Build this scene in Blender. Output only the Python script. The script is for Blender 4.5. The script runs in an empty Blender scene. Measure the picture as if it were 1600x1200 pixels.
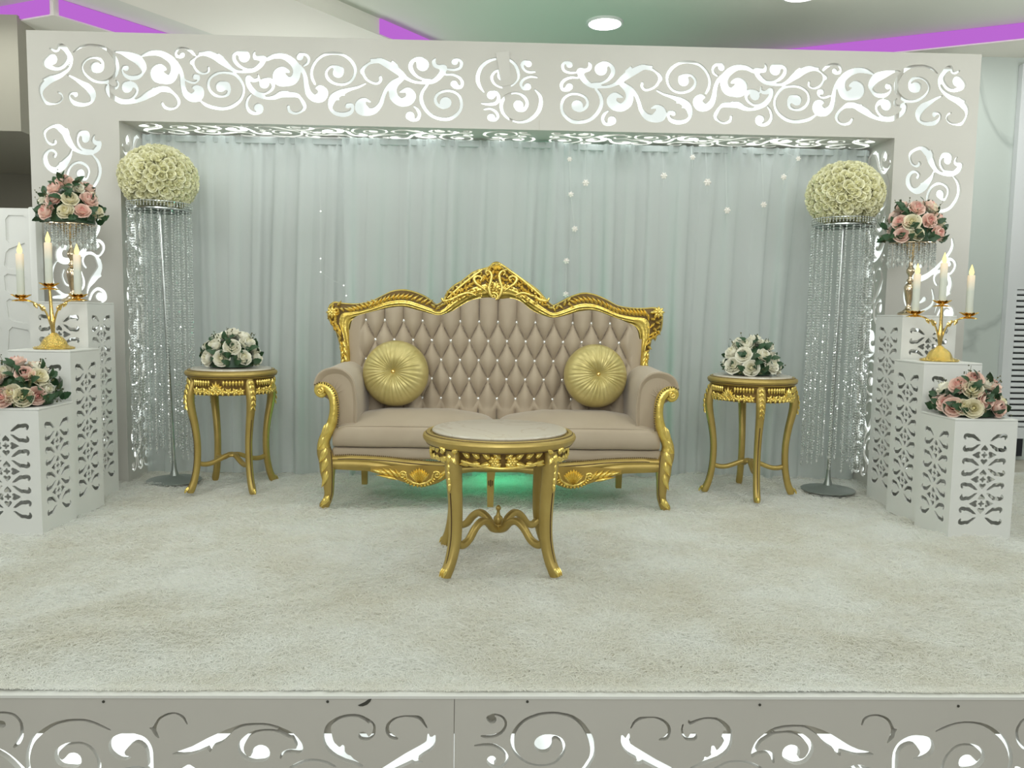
import bpy, bmesh, math, random
import numpy as np
from math import sin, cos, pi, radians, sqrt, atan2
from mathutils import Vector, Matrix

random.seed(7)
rng = np.random.default_rng(7)
S = bpy.context.scene
COL = S.collection

# ------------------------------------------------------------------ camera, world, lights
F = 1250.0          # focal length in pixels of a 1600 px wide frame
CAM = np.array([0.0, 0.0, 0.90])
def _axes(psi, pit, rho):
    a, b, c = radians(psi), radians(pit), radians(rho)
    d = np.array([sin(a)*cos(b), cos(a)*cos(b), -sin(b)])
    r0 = np.array([cos(a), -sin(a), 0.0]); u0 = np.cross(r0, d)
    return r0*cos(c)+u0*sin(c), -r0*sin(c)+u0*cos(c), d
RR, UU, DD = _axes(1.65, 5.03, 0.9)
cam_d = bpy.data.cameras.new('camera'); cam = bpy.data.objects.new('camera', cam_d); COL.objects.link(cam)
cam_d.sensor_width = 36.0; cam_d.lens = 36.0*F/1600.0; cam_d.clip_start = 0.02; cam_d.clip_end = 60
M4 = Matrix.Identity(4)
for i in range(3):
    M4[i][0] = RR[i]; M4[i][1] = UU[i]; M4[i][2] = -DD[i]; M4[i][3] = CAM[i]
cam.matrix_world = M4
S.camera = cam

W = bpy.data.worlds.new('world'); S.world = W; W.use_nodes = True
W.node_tree.nodes['Background'].inputs[0].default_value = (0.95, 1.0, 0.97, 1)
W.node_tree.nodes['Background'].inputs[1].default_value = 0.42

def lamp(name, kind, loc, energy, color=(1, 1, 1), size=0.3, target=None, **kw):
    l = bpy.data.lights.new(name, kind); o = bpy.data.objects.new(name, l); COL.objects.link(o)
    o.location = loc; l.energy = energy; l.color = color
    if kind == 'AREA':
        l.shape = 'DISK'; l.size = size
    else:
        l.shadow_soft_size = size
    for k, v in kw.items(): setattr(l, k, v)
    if target is not None:
        o.rotation_euler = (Vector(target)-Vector(loc)).to_track_quat('-Z', 'Y').to_euler()
    return o
WARM = (0.975, 1.0, 0.965)
# the hall's ceiling lamps behind and above the viewer
for (x, y) in ((-2.6, 0.4), (0.0, -0.6), (2.6, 0.4)):
    lamp('unseen_hall_light', 'AREA', (x, y, 2.55), 26, WARM, 0.9, (x*0.55, y+3.0, 0.0))
lamp('unseen_hall_light', 'AREA', (0.0, -3.6, 2.3), 75, WARM, 1.4, (0.0, 3.0, 0.4))  # unseen fill added behind the viewer to brighten the stage front
for (x, y) in ((-1.9, 2.5), (1.9, 2.5)):
    lamp('unseen_hall_light', 'AREA', (x, y, 2.58), 15, WARM, 0.6)
for (x, y, e) in ((-0.9, 3.1, 7), (1.1, 3.1, 7), (2.95, 4.6, 9), (-2.9, 4.6, 4)):
    lamp('back_fill', 'AREA', (x, y, 2.57), e, WARM, 0.25)  # unseen fills added for more light towards the back of the stage
lamp('ceiling_fill', 'AREA', (0.0, 1.3, 1.75), 30, WARM, 2.2, (0.0, 2.6, 2.7))  # unseen upward fill added to brighten the ceiling
for x in (-3.6, 3.6):
    lamp('side_ceiling_fill', 'AREA', (x, 3.2, 1.55), 26, WARM, 0.8, (x*0.8, 3.4, 2.7))  # fills added out of view on both sides, lifting the ceiling underside
lamp('rear_ceiling_fill', 'AREA', (-1.3, 5.5, 1.4), 15, WARM, 0.8, (-1.3, 5.4, 2.7))  # fill added out of sight behind the arch to lighten the soffits
lamp('green_uplight', 'AREA', (0.05, 4.30, 0.05), 4.5, (0.04, 1.0, 0.50), 0.30, (0.05, 4.45, 1.0))
lamp('green_floor_glow', 'POINT', (0.06, 4.22, 0.17), 1.1, (0.03, 1.0, 0.42), 0.08)
lamp('green_ceiling_wash', 'SPOT', (0.35, 4.85, 0.9), 22.0, (0.12, 1.0, 0.6), 0.15, (0.45, 4.95, 2.7), spot_size=radians(75), spot_blend=1.0)

vs = S.view_settings
vs.view_transform = 'Standard'; vs.look = 'None'; vs.gamma = 1.0; vs.use_curve_mapping = False
vs.exposure = -0.42

# ------------------------------------------------------------------ where a pixel's line of sight meets a real plane
def ray(x, y): return DD+RR*(x-800)/F+UU*(600-y)/F
def atY(x, y, Y):
    v = ray(x, y); return CAM+v*((Y-CAM[1])/v[1])
def atZ(x, y, z=0.0):
    v = ray(x, y); return CAM+v*((z-CAM[2])/v[2])

# ------------------------------------------------------------------ materials
def new_mat(name):
    m = bpy.data.materials.new(name); m.use_nodes = True
    nt = m.node_tree; return m, nt, nt.nodes['Principled BSDF']
def pm(name, col, rough=0.5, metal=0.0, var=None, vscale=6.0, bump=0.0, bscale=60.0, sheen=0.0, coat=0.0, spec=None, stretch=None, crev=None, crev_pos=(0.44, 0.50)):
    m, nt, b = new_mat(name)
    b.inputs['Roughness'].default_value = rough; b.inputs['Metallic'].default_value = metal
    if spec is not None: b.inputs['Specular IOR Level'].default_value = spec
    if sheen: b.inputs['Sheen Weight'].default_value = sheen; b.inputs['Sheen Roughness'].default_value = 0.4
    if coat: b.inputs['Coat Weight'].default_value = coat; b.inputs['Coat Roughness'].default_value = 0.08
    b.inputs['Base Color'].default_value = (*col, 1)
    L = nt.links.new
    tc = nt.nodes.new('ShaderNodeTexCoord'); src = tc.outputs['Object']
    if stretch:
        mp = nt.nodes.new('ShaderNodeMapping'); mp.inputs['Scale'].default_value = stretch; L(src, mp.inputs['Vector']); src = mp.outputs['Vector']
    last = None
    if var:
        nz = nt.nodes.new('ShaderNodeTexNoise'); nz.inputs['Scale'].default_value = vscale; nz.inputs['Detail'].default_value = 4
        L(src, nz.inputs['Vector'])
        rp = nt.nodes.new('ShaderNodeValToRGB'); rp.color_ramp.elements[0].position = 0.35; rp.color_ramp.elements[1].position = 0.68
        rp.color_ramp.elements[0].color = (*var, 1); rp.color_ramp.elements[1].color = (*col, 1)
        L(nz.outputs['Fac'], rp.inputs['Fac']); last = rp.outputs['Color']
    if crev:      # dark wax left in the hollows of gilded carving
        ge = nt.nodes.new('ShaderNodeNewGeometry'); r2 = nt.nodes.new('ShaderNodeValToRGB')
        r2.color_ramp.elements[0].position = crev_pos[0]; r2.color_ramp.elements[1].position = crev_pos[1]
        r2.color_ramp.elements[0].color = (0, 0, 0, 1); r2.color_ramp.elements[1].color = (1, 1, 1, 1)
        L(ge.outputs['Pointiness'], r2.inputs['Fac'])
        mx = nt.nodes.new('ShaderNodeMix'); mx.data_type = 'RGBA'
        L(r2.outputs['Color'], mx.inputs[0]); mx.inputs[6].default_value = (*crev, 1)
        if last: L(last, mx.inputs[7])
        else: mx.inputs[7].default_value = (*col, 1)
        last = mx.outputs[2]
    if last: L(last, b.inputs['Base Color'])
    if bump:
        n2 = nt.nodes.new('ShaderNodeTexNoise'); n2.inputs['Scale'].default_value = bscale; n2.inputs['Detail'].default_value = 5
        L(src, n2.inputs['Vector'])
        bp = nt.nodes.new('ShaderNodeBump'); bp.inputs['Strength'].default_value = bump; bp.inputs['Distance'].default_value = 0.01
        L(n2.outputs['Fac'], bp.inputs['Height']); L(bp.outputs['Normal'], b.inputs['Normal'])
    return m
def glow(name, col, strength):
    m, nt, b = new_mat(name)
    e = nt.nodes.new('ShaderNodeEmission'); e.inputs[0].default_value = (*col, 1); e.inputs[1].default_value = strength
    nt.links.new(e.outputs[0], nt.nodes['Material Output'].inputs['Surface']); nt.nodes.remove(b)
    return m
M = {}
M['white'] = pm('white_lacquer', (0.56, 0.545, 0.51), 0.42, var=(0.535, 0.52, 0.485), vscale=2.5)
M['plinth'] = pm('plinth_white', (0.73, 0.735, 0.715), 0.4)
M['raw'] = pm('raw_board', (0.52, 0.49, 0.43), 0.7, var=(0.44, 0.41, 0.35), vscale=8)
M['led'] = glow('backlight_diffuser', (0.92, 1.0, 0.95), 1.7)
def uneven(m_, lo, hi, scale):      # LED modules behind the sheet glow unevenly
    nt = m_.node_tree; e = [n for n in nt.nodes if n.type == 'EMISSION'][0]; tc = nt.nodes.new('ShaderNodeTexCoord'); nz = nt.nodes.new('ShaderNodeTexNoise')
    nz.inputs['Scale'].default_value = scale; nz.inputs['Detail'].default_value = 1; mr = nt.nodes.new('ShaderNodeMapRange')
    mr.inputs['From Min'].default_value = 0.35; mr.inputs['From Max'].default_value = 0.65; mr.inputs['To Min'].default_value = lo; mr.inputs['To Max'].default_value = hi
    nt.links.new(tc.outputs['Object'], nz.inputs['Vector']); nt.links.new(nz.outputs['Fac'], mr.inputs['Value']); nt.links.new(mr.outputs[0], e.inputs[1])
uneven(M['led'], 1.25, 2.2, 7.0)
M['led2'] = glow('soffit_light', (0.92, 1.0, 0.97), 6.5)
M['violet'] = glow('violet_cove_glow', (0.58, 0.17, 0.74), 1.15)  # violet light falling on the cove faces, put in as emission
M['lamp'] = glow('downlight_diffuser', (1.0, 1.0, 0.96), 9.0)
M['ceil'] = pm('ceiling_paint', (0.86, 0.84, 0.77), 0.8)
M['tray'] = pm('tray_paint', (0.72, 0.75, 0.67), 0.75)
M['taupe'] = pm('taupe_wall', (0.26, 0.24, 0.19), 0.8, var=(0.23, 0.215, 0.17), vscale=1.2)
M['taupe2'] = pm('pale_taupe', (0.38, 0.36, 0.30), 0.8)
M['floor'] = pm('hall_floor', (0.45, 0.42, 0.36), 0.4)
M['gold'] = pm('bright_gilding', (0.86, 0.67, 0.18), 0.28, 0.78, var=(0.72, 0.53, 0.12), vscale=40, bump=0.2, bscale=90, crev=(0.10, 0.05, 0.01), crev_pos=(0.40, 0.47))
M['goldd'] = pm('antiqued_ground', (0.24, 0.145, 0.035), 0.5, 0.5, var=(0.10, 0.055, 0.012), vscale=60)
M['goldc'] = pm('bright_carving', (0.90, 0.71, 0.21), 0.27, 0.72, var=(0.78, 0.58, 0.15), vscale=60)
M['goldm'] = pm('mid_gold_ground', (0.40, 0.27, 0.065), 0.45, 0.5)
M['goldp'] = pm('satin_gold_paint', (0.50, 0.37, 0.115), 0.40, 0.55, var=(0.42, 0.30, 0.085), vscale=9, bump=0.08, bscale=40)
M['line'] = pm('dark_antique_line', (0.07, 0.035, 0.012), 0.6)
M['velvet'] = pm('beige_velvet', (0.435, 0.36, 0.27), 0.75, var=(0.40, 0.325, 0.24), vscale=5, sheen=0.35, bump=0.05, bscale=400)
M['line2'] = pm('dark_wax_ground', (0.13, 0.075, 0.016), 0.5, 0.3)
M['nail'] = pm('bronze_nail', (0.16, 0.12, 0.06), 0.35, 0.9)
M['satin'] = pm('gold_satin', (0.60, 0.51, 0.22), 0.36, 0.4, var=(0.50, 0.42, 0.16), vscale=14)
M['brass'] = pm('polished_brass', (0.86, 0.62, 0.22), 0.16, 1.0, bump=0.0)
M['brassh'] = pm('hammered_brass', (0.86, 0.64, 0.20), 0.22, 1.0, bump=1.0, bscale=140)
M['rosegold'] = pm('champagne_metal', (0.66, 0.54, 0.38), 0.18, 1.0)
M['chrome'] = pm('brushed_chrome', (0.55, 0.58, 0.56), 0.25, 1.0)
M['chromed'] = pm('dull_steel', (0.36, 0.39, 0.37), 0.4, 0.9)
M['leaf'] = pm('dark_leaf', (0.020, 0.060, 0.030), 0.45, var=(0.035, 0.085, 0.030), vscale=25)
M['sprig'] = pm('dry_sprig', (0.12, 0.10, 0.035), 0.7, var=(0.06, 0.085, 0.03), vscale=60)
M['dark'] = pm('dark_void', (0.012, 0.014, 0.02), 0.6)
M['ac'] = pm('louvre_white', (0.72, 0.74, 0.76), 0.45)
M['wire'] = pm('fine_thread', (0.62, 0.66, 0.64), 0.5)
M['chip'] = pm('dark_chip', (0.05, 0.05, 0.04), 0.7)
def rose_mat(name, outer, inner, r=0.55):
    m, nt, b = new_mat(name); L = nt.links.new
    b.inputs['Roughness'].default_value = 0.65
    b.inputs['Subsurface Weight'].default_value = 0.0
    tc = nt.nodes.new('ShaderNodeTexCoord'); sp = nt.nodes.new('ShaderNodeVectorMath'); sp.operation = 'MULTIPLY'
    sp.inputs[1].default_value = (1, 1, 0); L(tc.outputs['Object'], sp.inputs[0])
    ln = nt.nodes.new('ShaderNodeVectorMath'); ln.operation = 'LENGTH'; L(sp.outputs[0], ln.inputs[0])
    rp = nt.nodes.new('ShaderNodeValToRGB'); rp.color_ramp.elements[0].position = 0.004*5; rp.color_ramp.elements[1].position = r
    rp.color_ramp.elements[0].color = (*inner, 1); rp.color_ramp.elements[1].color = (*outer, 1)
    L(ln.outputs['Value'], rp.inputs['Fac']); L(rp.outputs['Color'], b.inputs['Base Color'])
    return m
M['pink'] = rose_mat('pink_petal', (0.86, 0.66, 0.58), (0.80, 0.36, 0.32), 0.42)
M['cream'] = rose_mat('cream_petal', (0.84, 0.80, 0.64), (0.80, 0.74, 0.42), 0.42)
M['ivory'] = rose_mat('ivory_petal', (0.88, 0.86, 0.76), (0.82, 0.79, 0.58), 0.42)
M['ballrose'] = rose_mat('pale_yellow_petal', (0.84, 0.83, 0.63), (0.79, 0.77, 0.50), 0.9)
M['fabricflower'] = pm('fabric_flower', (0.78, 0.74, 0.70), 0.8)

def marble(name, base, vein, scale, gloss=0.15, wave=0.0):
    m, nt, b = new_mat(name); L = nt.links.new
    b.inputs['Roughness'].default_value = gloss
    tc = nt.nodes.new('ShaderNodeTexCoord'); nz = nt.nodes.new('ShaderNodeTexNoise'); nz.inputs['Scale'].default_value = scale
    nz.inputs['Detail'].default_value = 6; nz.inputs['Distortion'].default_value = 1.6
    mp = nt.nodes.new('ShaderNodeMapping'); mp.inputs['Rotation'].default_value = (0.4, 0.6, 0.5); mp.inputs['Scale'].default_value = (1, 1, 0.45)
    L(tc.outputs['Object'], mp.inputs[0]); L(mp.outputs[0], nz.inputs['Vector'])
    rp = nt.nodes.new('ShaderNodeValToRGB'); e = rp.color_ramp.elements
    e[0].position = 0.485; e[0].color = (*base, 1); e[1].position = 0.515; e[1].color = (*base, 1)
    n = rp.color_ramp.elements.new(0.50); n.color = (*vein, 1)
    L(nz.outputs['Fac'], rp.inputs['Fac']); L(rp.outputs['Color'], b.inputs['Base Color'])
    return m
M['marblewall'] = marble('veined_marble_wall', (0.55, 0.60, 0.57), (0.42, 0.46, 0.44), 0.55)
M['marble'] = marble('cream_marble', (0.55, 0.51, 0.44), (0.48, 0.43, 0.36), 3.0, 0.22)

m, nt, b = new_mat('sheer_curtain'); L = nt.links.new
df = nt.nodes.new('ShaderNodeBsdfDiffuse'); tl = nt.nodes.new('ShaderNodeBsdfTranslucent'); tr = nt.nodes.new('ShaderNodeBsdfTransparent')
for n in (df, tl): n.inputs[0].default_value = (0.66, 0.70, 0.695, 1)
m1 = nt.nodes.new('ShaderNodeMixShader'); m1.inputs[0].default_value = 0.35; L(df.outputs[0], m1.inputs[1]); L(tl.outputs[0], m1.inputs[2])
m2 = nt.nodes.new('ShaderNodeMixShader'); m2.inputs[0].default_value = 0.10; L(m1.outputs[0], m2.inputs[1]); L(tr.outputs[0], m2.inputs[2])
L(m2.outputs[0], nt.nodes['Material Output'].inputs['Surface']); nt.nodes.remove(b); M['curtain'] = m

m, nt, b = new_mat('crystal'); L = nt.links.new
gl = nt.nodes.new('ShaderNodeBsdfGlossy'); gl.inputs['Roughness'].default_value = 0.03; gl.inputs[0].default_value = (1, 1, 1, 1); S.cycles.transparent_max_bounces = 32; S.cycles.diffuse_bounces = 7
tr = nt.nodes.new('ShaderNodeBsdfTransparent'); tr.inputs[0].default_value = (0.97, 0.985, 0.98, 1); dfc = nt.nodes.new('ShaderNodeBsdfDiffuse'); dfc.inputs[0].default_value = (0.85, 0.9, 0.88, 1); mxd = nt.nodes.new('ShaderNodeMixShader'); mxd.inputs[0].default_value = 0.48; L(tr.outputs[0], mxd.inputs[1]); L(dfc.outputs[0], mxd.inputs[2])
lw = nt.nodes.new('ShaderNodeLayerWeight'); lw.inputs[0].default_value = 0.5
mx = nt.nodes.new('ShaderNodeMixShader'); L(lw.outputs['Fresnel'], mx.inputs[0]); L(mxd.outputs[0], mx.inputs[1]); L(gl.outputs[0], mx.inputs[2])
L(mx.outputs[0], nt.nodes['Material Output'].inputs['Surface']); nt.nodes.remove(b); M['crystal'] = m

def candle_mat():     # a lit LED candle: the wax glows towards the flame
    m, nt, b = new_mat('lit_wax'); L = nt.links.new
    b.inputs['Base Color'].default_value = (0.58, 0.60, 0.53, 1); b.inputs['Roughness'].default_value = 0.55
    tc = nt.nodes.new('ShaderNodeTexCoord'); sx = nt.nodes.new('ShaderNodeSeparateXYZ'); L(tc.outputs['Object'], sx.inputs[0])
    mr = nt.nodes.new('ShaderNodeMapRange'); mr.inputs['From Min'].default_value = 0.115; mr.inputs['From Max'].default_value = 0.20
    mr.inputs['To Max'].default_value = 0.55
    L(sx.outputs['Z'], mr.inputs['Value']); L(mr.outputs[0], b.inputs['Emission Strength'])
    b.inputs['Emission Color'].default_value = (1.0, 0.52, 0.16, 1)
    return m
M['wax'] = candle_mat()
M['flame'] = glow('led_flame', (1.0, 0.78, 0.28), 2.6)
M['fur'] = None
M['crystalb'] = pm('cut_crystal', (0.85, 0.86, 0.84), 0.08, 0.6)

# ------------------------------------------------------------------ mesh helpers
def vec(p): return np.asarray(p, float)
def nrm(v):
    v = vec(v); return v/(np.linalg.norm(v)+1e-12)
def tag(o, label=None, cat=None, group=None, kind=None):
    if label: o['label'] = label
    if cat: o['category'] = cat
    if group: o['group'] = group
    if kind: o['kind'] = kind
    return o
def empty(name, loc=(0, 0, 0), label=None, cat=None, group=None):
    o = bpy.data.objects.new(name, None); COL.objects.link(o); o.location = loc; o.empty_display_size = 0.1
    return tag(o, label, cat, group)
def link(name, me, parent=None, mat=None):
    o = bpy.data.objects.new(name, me); COL.objects.link(o)
    if mat is not None:
        me.materials.clear(); me.materials.append(M[mat] if isinstance(mat, str) else mat)
    if parent is not None: o.parent = parent
    return o
class MB:
    def __init__(s): s.v = []; s.f = []; s.n = 0
    def add(s, v, f):
        v = np.asarray(v, float).reshape(-1, 3); s.v.append(v)
        k = s.n; s.f += [tuple(i+k for i in q) for q in f]; s.n += len(v)
    def grid(s, P, closed_u=False, closed_v=False, flip=False):
        P = np.asarray(P, float); nu, nv = P.shape[:2]; f = []
        for i in range(nu if closed_u else nu-1):
            for j in range(nv if closed_v else nv-1):
                a, b_, c, d = i*nv+j, ((i+1) % nu)*nv+j, ((i+1) % nu)*nv+(j+1) % nv, i*nv+(j+1) % nv
                f.append((a, d, c, b_) if flip else (a, b_, c, d))
        s.add(P.reshape(-1, 3), f)
    def box(s, lo, hi, rot=None, c=None):
        lo, hi = vec(lo), vec(hi)
        v = np.array([[x, y, z] for x in (lo[0], hi[0]) for y in (lo[1], hi[1]) for z in (lo[2], hi[2])])
        if rot is not None:
            c = (lo+hi)/2 if c is None else vec(c); v = (v-c)@np.asarray(rot).T+c
        s.add(v, [(0, 1, 3, 2), (4, 6, 7, 5), (0, 4, 5, 1), (2, 3, 7, 6), (0, 2, 6, 4), (1, 5, 7, 3)])
    def rbox(s, lo, hi, bev=0.01, seg=2, rot=None, c=None):
        bm = bmesh.new(); bmesh.ops.create_cube(bm, size=1.0)
        lo, hi = vec(lo), vec(hi); sz = hi-lo; ce = (lo+hi)/2
        for q in bm.verts: q.co = Vector((q.co.x*sz[0], q.co.y*sz[1], q.co.z*sz[2]))
        bmesh.ops.bevel(bm, geom=bm.edges[:]+bm.verts[:], offset=bev, segments=seg, profile=0.5, affect='EDGES')
        bm.verts.index_update()
        v = np.array([q.co[:] for q in bm.verts])+ce
        if rot is not None:
            c = ce if c is None else vec(c); v = (v-c)@np.asarray(rot).T+c
        s.add(v, [tuple(q.index for q in f.verts) for f in bm.faces]); bm.free()
    def sweep(s, path, rad, n=8, hint=None, power=1.0, caps=True, closed=False):
        P = np.asarray(path, float); N = len(P)
        rad = np.asarray(rad, float)
        if rad.ndim == 0: rad = np.full((N, 2), float(rad))
        elif rad.ndim == 1 and len(rad) == N: rad = np.stack([rad, rad], 1)
        elif rad.ndim == 1: rad = np.tile(rad, (N, 1))
        T = np.zeros_like(P)
        if closed: T = np.roll(P, -1, 0)-np.roll(P, 1, 0)
        else: T[1:-1] = P[2:]-P[:-2]; T[0] = P[1]-P[0]; T[-1] = P[-1]-P[-2]
        T /= (np.linalg.norm(T, axis=1, keepdims=True)+1e-12)
        th = np.linspace(0, 2*pi, n, endpoint=False)+pi/n
        cs, sn = np.cos(th), np.sin(th)
        if power != 1.0: cs = np.sign(cs)*np.abs(cs)**power; sn = np.sign(sn)*np.abs(sn)**power
        rings = np.zeros((N, n, 3))
        b = None
        for i in range(N):
            if hint is not None:
                h = vec(hint[i]) if np.ndim(hint) == 2 else vec(hint)
                bb = h-T[i]*h.dot(T[i])
            else:
                if b is None:
                    h = np.array([0, 0, 1.0]) if abs(T[i][2]) < 0.9 else np.array([1.0, 0, 0])
                    bb = h-T[i]*h.dot(T[i])
                else: bb = b-T[i]*b.dot(T[i])
            b = nrm(bb); a = np.cross(b, T[i])
            rings[i] = P[i]+np.outer(cs*rad[i, 0], a)+np.outer(sn*rad[i, 1], b)
        k = s.n
        s.grid(rings, closed_u=closed, closed_v=True, flip=True)
        if caps and not closed:
            s.f.append(tuple(k+j for j in range(n))); s.f.append(tuple(k+(N-1)*n+n-1-j for j in range(n)))
    def lathe(s, prof, n=32, c=(0, 0, 0), mod=None, capend=True):
        prof = np.asarray(prof, float); th = np.linspace(0, 2*pi, n, endpoint=False)
        P = np.zeros((len(prof), n, 3))
        for i, (r, z) in enumerate(prof):
            rr = r*(np.ones(n) if mod is None else mod(th, i, r, z))
            P[i] = np.stack([rr*np.cos(th), rr*np.sin(th), np.full(n, z)], 1)
        P += vec(c); k = s.n
        s.grid(P, closed_v=True, flip=True)
        if capend:
            s.f.append(tuple(k+j for j in range(n))); s.f.append(tuple(k+(len(prof)-1)*n+n-1-j for j in range(n)))
    def ball(s, c, r, nu=8, nv=6, rot=None):
        r = np.broadcast_to(vec(r), (3,)); P = np.zeros((nv+1, nu, 3))
        for i in range(nu):
            for j in range(nv+1):
                a, b_ = 2*pi*i/nu, -pi/2+pi*j/nv
                P[j, i] = (cos(b_)*cos(a)*r[0], cos(b_)*sin(a)*r[1], sin(b_)*r[2])
        if rot is not None: P = P@np.asarray(rot).T
        s.grid(P+vec(c), closed_v=True, flip=True)
    def leaf(s, o, along, normal, L, Wd, H, curl=0.0, nu=6, nv=4, tip=0.6):
        """a raised, pointed lobe lying on a surface"""
        o, a, nm = vec(o), nrm(along), nrm(normal); nm = nrm(nm-a*nm.dot(a)); b = np.cross(nm, a)
        P = np.zeros((nu+1, nv+1, 3))
        for i in range(nu+1):
            t = i/nu; w = Wd*0.5*(sin(pi*min(1, t**tip*1.0))**0.8 if 0 < t < 1 else 0.02)
            for j in range(nv+1):
                v = -1+2*j/nv
                P[i, j] = o+a*L*t+b*(w*v+curl*L*t*t)+nm*H*((1-v*v)*0.9+0.1)*(sin(pi*(0.12+0.80*t))**0.7)
        s.grid(P)
    def scroll(s, c, e1, e2, R, r, turns=1.3, a0=0.0, sgn=1, n=7, up=None, npt=18, tipball=True):
        """a volute in the plane e1,e2"""
        pts, rr = [], []
        for i in range(npt):
            t = i/(npt-1); a = a0+sgn*2*pi*turns*t; q = R*(1-0.80*t)
            pts.append(vec(c)+vec(e1)*q*cos(a)+vec(e2)*q*sin(a)); rr.append(r*(1-0.35*t))
        s.sweep(pts, rr, n)
        if tipball: s.ball(pts[-1], r*1.3, 7, 5)
    def build(s, name, mat, parent=None, world=True, smooth=True, angle=38.0, verts_only=False):
        V = np.concatenate(s.v) if s.v else np.zeros((0, 3))
        if parent is not None and world: V = V-np.array(parent_loc(parent))
        me = bpy.data.meshes.new(name); me.from_pydata(V.tolist(), [], s.f); me.update()
        if smooth:
            me.polygons.foreach_set('use_smooth', np.ones(len(me.polygons), bool))
            me.set_sharp_from_angle(angle=radians(angle))
        return link(name, me, parent, mat)
def parent_loc(p):
    l = Vector((0, 0, 0))
    while p is not None: l = l+p.location; p = p.parent
    return l
def copy_tree(o, parent=None):
    c = o.copy(); COL.objects.link(c)
    if parent is not None: c.parent = parent
    for ch in list(o.children): copy_tree(ch, c)
    return c
def crom(pts, step):
    """Catmull-Rom through points with any number of columns, sampled about every `step` units of the first two"""
    P = np.asarray(pts, float)
    if len(P) == 1: return P
    Q = np.vstack([2*P[0]-P[1], P, 2*P[-1]-P[-2]]); out = []
    for i in range(1, len(Q)-2):
        p0, p1, p2, p3 = Q[i-1], Q[i], Q[i+1], Q[i+2]
        n = max(2, int(np.linalg.norm((p2-p1)[:2])/step)+1)
        t = np.linspace(0, 1, n, endpoint=False)[:, None]
        out.append(0.5*((2*p1)+(-p0+p2)*t+(2*p0-5*p1+4*p2-p3)*t*t+(-p0+3*p1-3*p2+p3)*t**3))
    out.append(P[-1:]); return np.vstack(out)
def resample(P, n):
    P = np.asarray(P, float); d = np.r_[0, np.cumsum(np.linalg.norm(np.diff(P, axis=0), axis=1))]
    t = np.linspace(0, d[-1], n); return np.stack([np.interp(t, d, P[:, k]) for k in range(P.shape[1])], 1)

# ------------------------------------------------------------------ sawn-out ornament: strokes -> outlines -> board with holes
def outlines(strokes, res=0.004, tol=0.0007):
    """strokes: lists of (x, y, r) in metres; returns the closed outlines of their union"""
    D = [crom(s, max(res*0.6, 0.002)) if len(s) > 1 else np.asarray(s, float) for s in strokes]
    A = np.vstack(D); pad = 4*res
    x0, y0 = (A[:, 0]-A[:, 2]).min()-pad, (A[:, 1]-A[:, 2]).min()-pad
    nx = int(((A[:, 0]+A[:, 2]).max()+pad-x0)/res)+2; ny = int(((A[:, 1]+A[:, 2]).max()+pad-y0)/res)+2
    G = np.full((nx, ny), 1.0); gx = x0+np.arange(nx)*res; gy = y0+np.arange(ny)*res
    for (x, y, r) in A:
        r = max(r, res*0.7); w = r+3*res
        i0, i1 = max(0, int((x-w-x0)/res)), min(nx, int((x+w-x0)/res)+2); j0, j1 = max(0, int((y-w-y0)/res)), min(ny, int((y+w-y0)/res)+2)
        d = np.hypot(gx[i0:i1, None]-x, gy[None, j0:j1]-y)-r
        np.minimum(G[i0:i1, j0:j1], d, out=G[i0:i1, j0:j1])
    I = G < 0; seg = {}
    cells = np.argwhere((I[:-1, :-1].astype(int)+I[1:, :-1]+I[1:, 1:]+I[:-1, 1:]) % 4 != 0)
    def pt(e):
        (i, j, k) = e
        a, b = (G[i, j], G[i+1, j]) if k == 0 else (G[i, j], G[i, j+1])
        t = a/(a-b) if a != b else 0.5
        return (x0+(i+(t if k == 0 else 0))*res, y0+(j+(t if k == 1 else 0))*res)
    adj = {}
    for i, j in cells:
        c = (I[i, j], I[i+1, j], I[i+1, j+1], I[i, j+1]); E = ((i, j, 0), (i+1, j, 1), (i, j+1, 0), (i, j, 1))
        ed = [k for k in range(4) if c[k] != c[(k+1) % 4]]
        pr = [(ed[0], ed[1])] if len(ed) == 2 else ([(0, 1), (2, 3)] if c[0] else [(3, 0), (1, 2)])
        if len(ed) == 4 and c[0]: pr = [(3, 0), (1, 2)]
        for a, b in pr: adj.setdefault(E[a], []).append(E[b]); adj.setdefault(E[b], []).append(E[a])
    seen = set(); out = []
    for e in adj:
        if e in seen: continue
        loop = [e]; seen.add(e); cur = e
        while True:
            nx_ = [q for q in adj[cur] if q not in seen]
            if not nx_: break
            cur = nx_[0]; seen.add(cur); loop.append(cur)
        if len(loop) < 6: continue
        P = np.array([pt(q) for q in loop]); P = (np.roll(P, 1, 0)+2*P+np.roll(P, -1, 0))/4
        out.append(simplify(P, tol))
    return out
def simplify(P, tol):
    n = len(P); k = int(np.argmax(np.linalg.norm(P-P[0], axis=1)))
    def dp(a):
        if len(a) < 3: return a
        d = a[-1]-a[0]; L_ = np.hypot(*d)+1e-12
        e = np.abs(d[0]*(a[:, 1]-a[0, 1])-d[1]*(a[:, 0]-a[0, 0]))/L_; i = int(np.argmax(e))
        if e[i] < tol: return np.array([a[0], a[-1]])
        return np.vstack([dp(a[:i+1])[:-1], dp(a[i:])])
    q = np.vstack([P, P[:1]])
    return np.vstack([dp(q[:k+1])[:-1], dp(q[k:])[:-1]])
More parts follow.
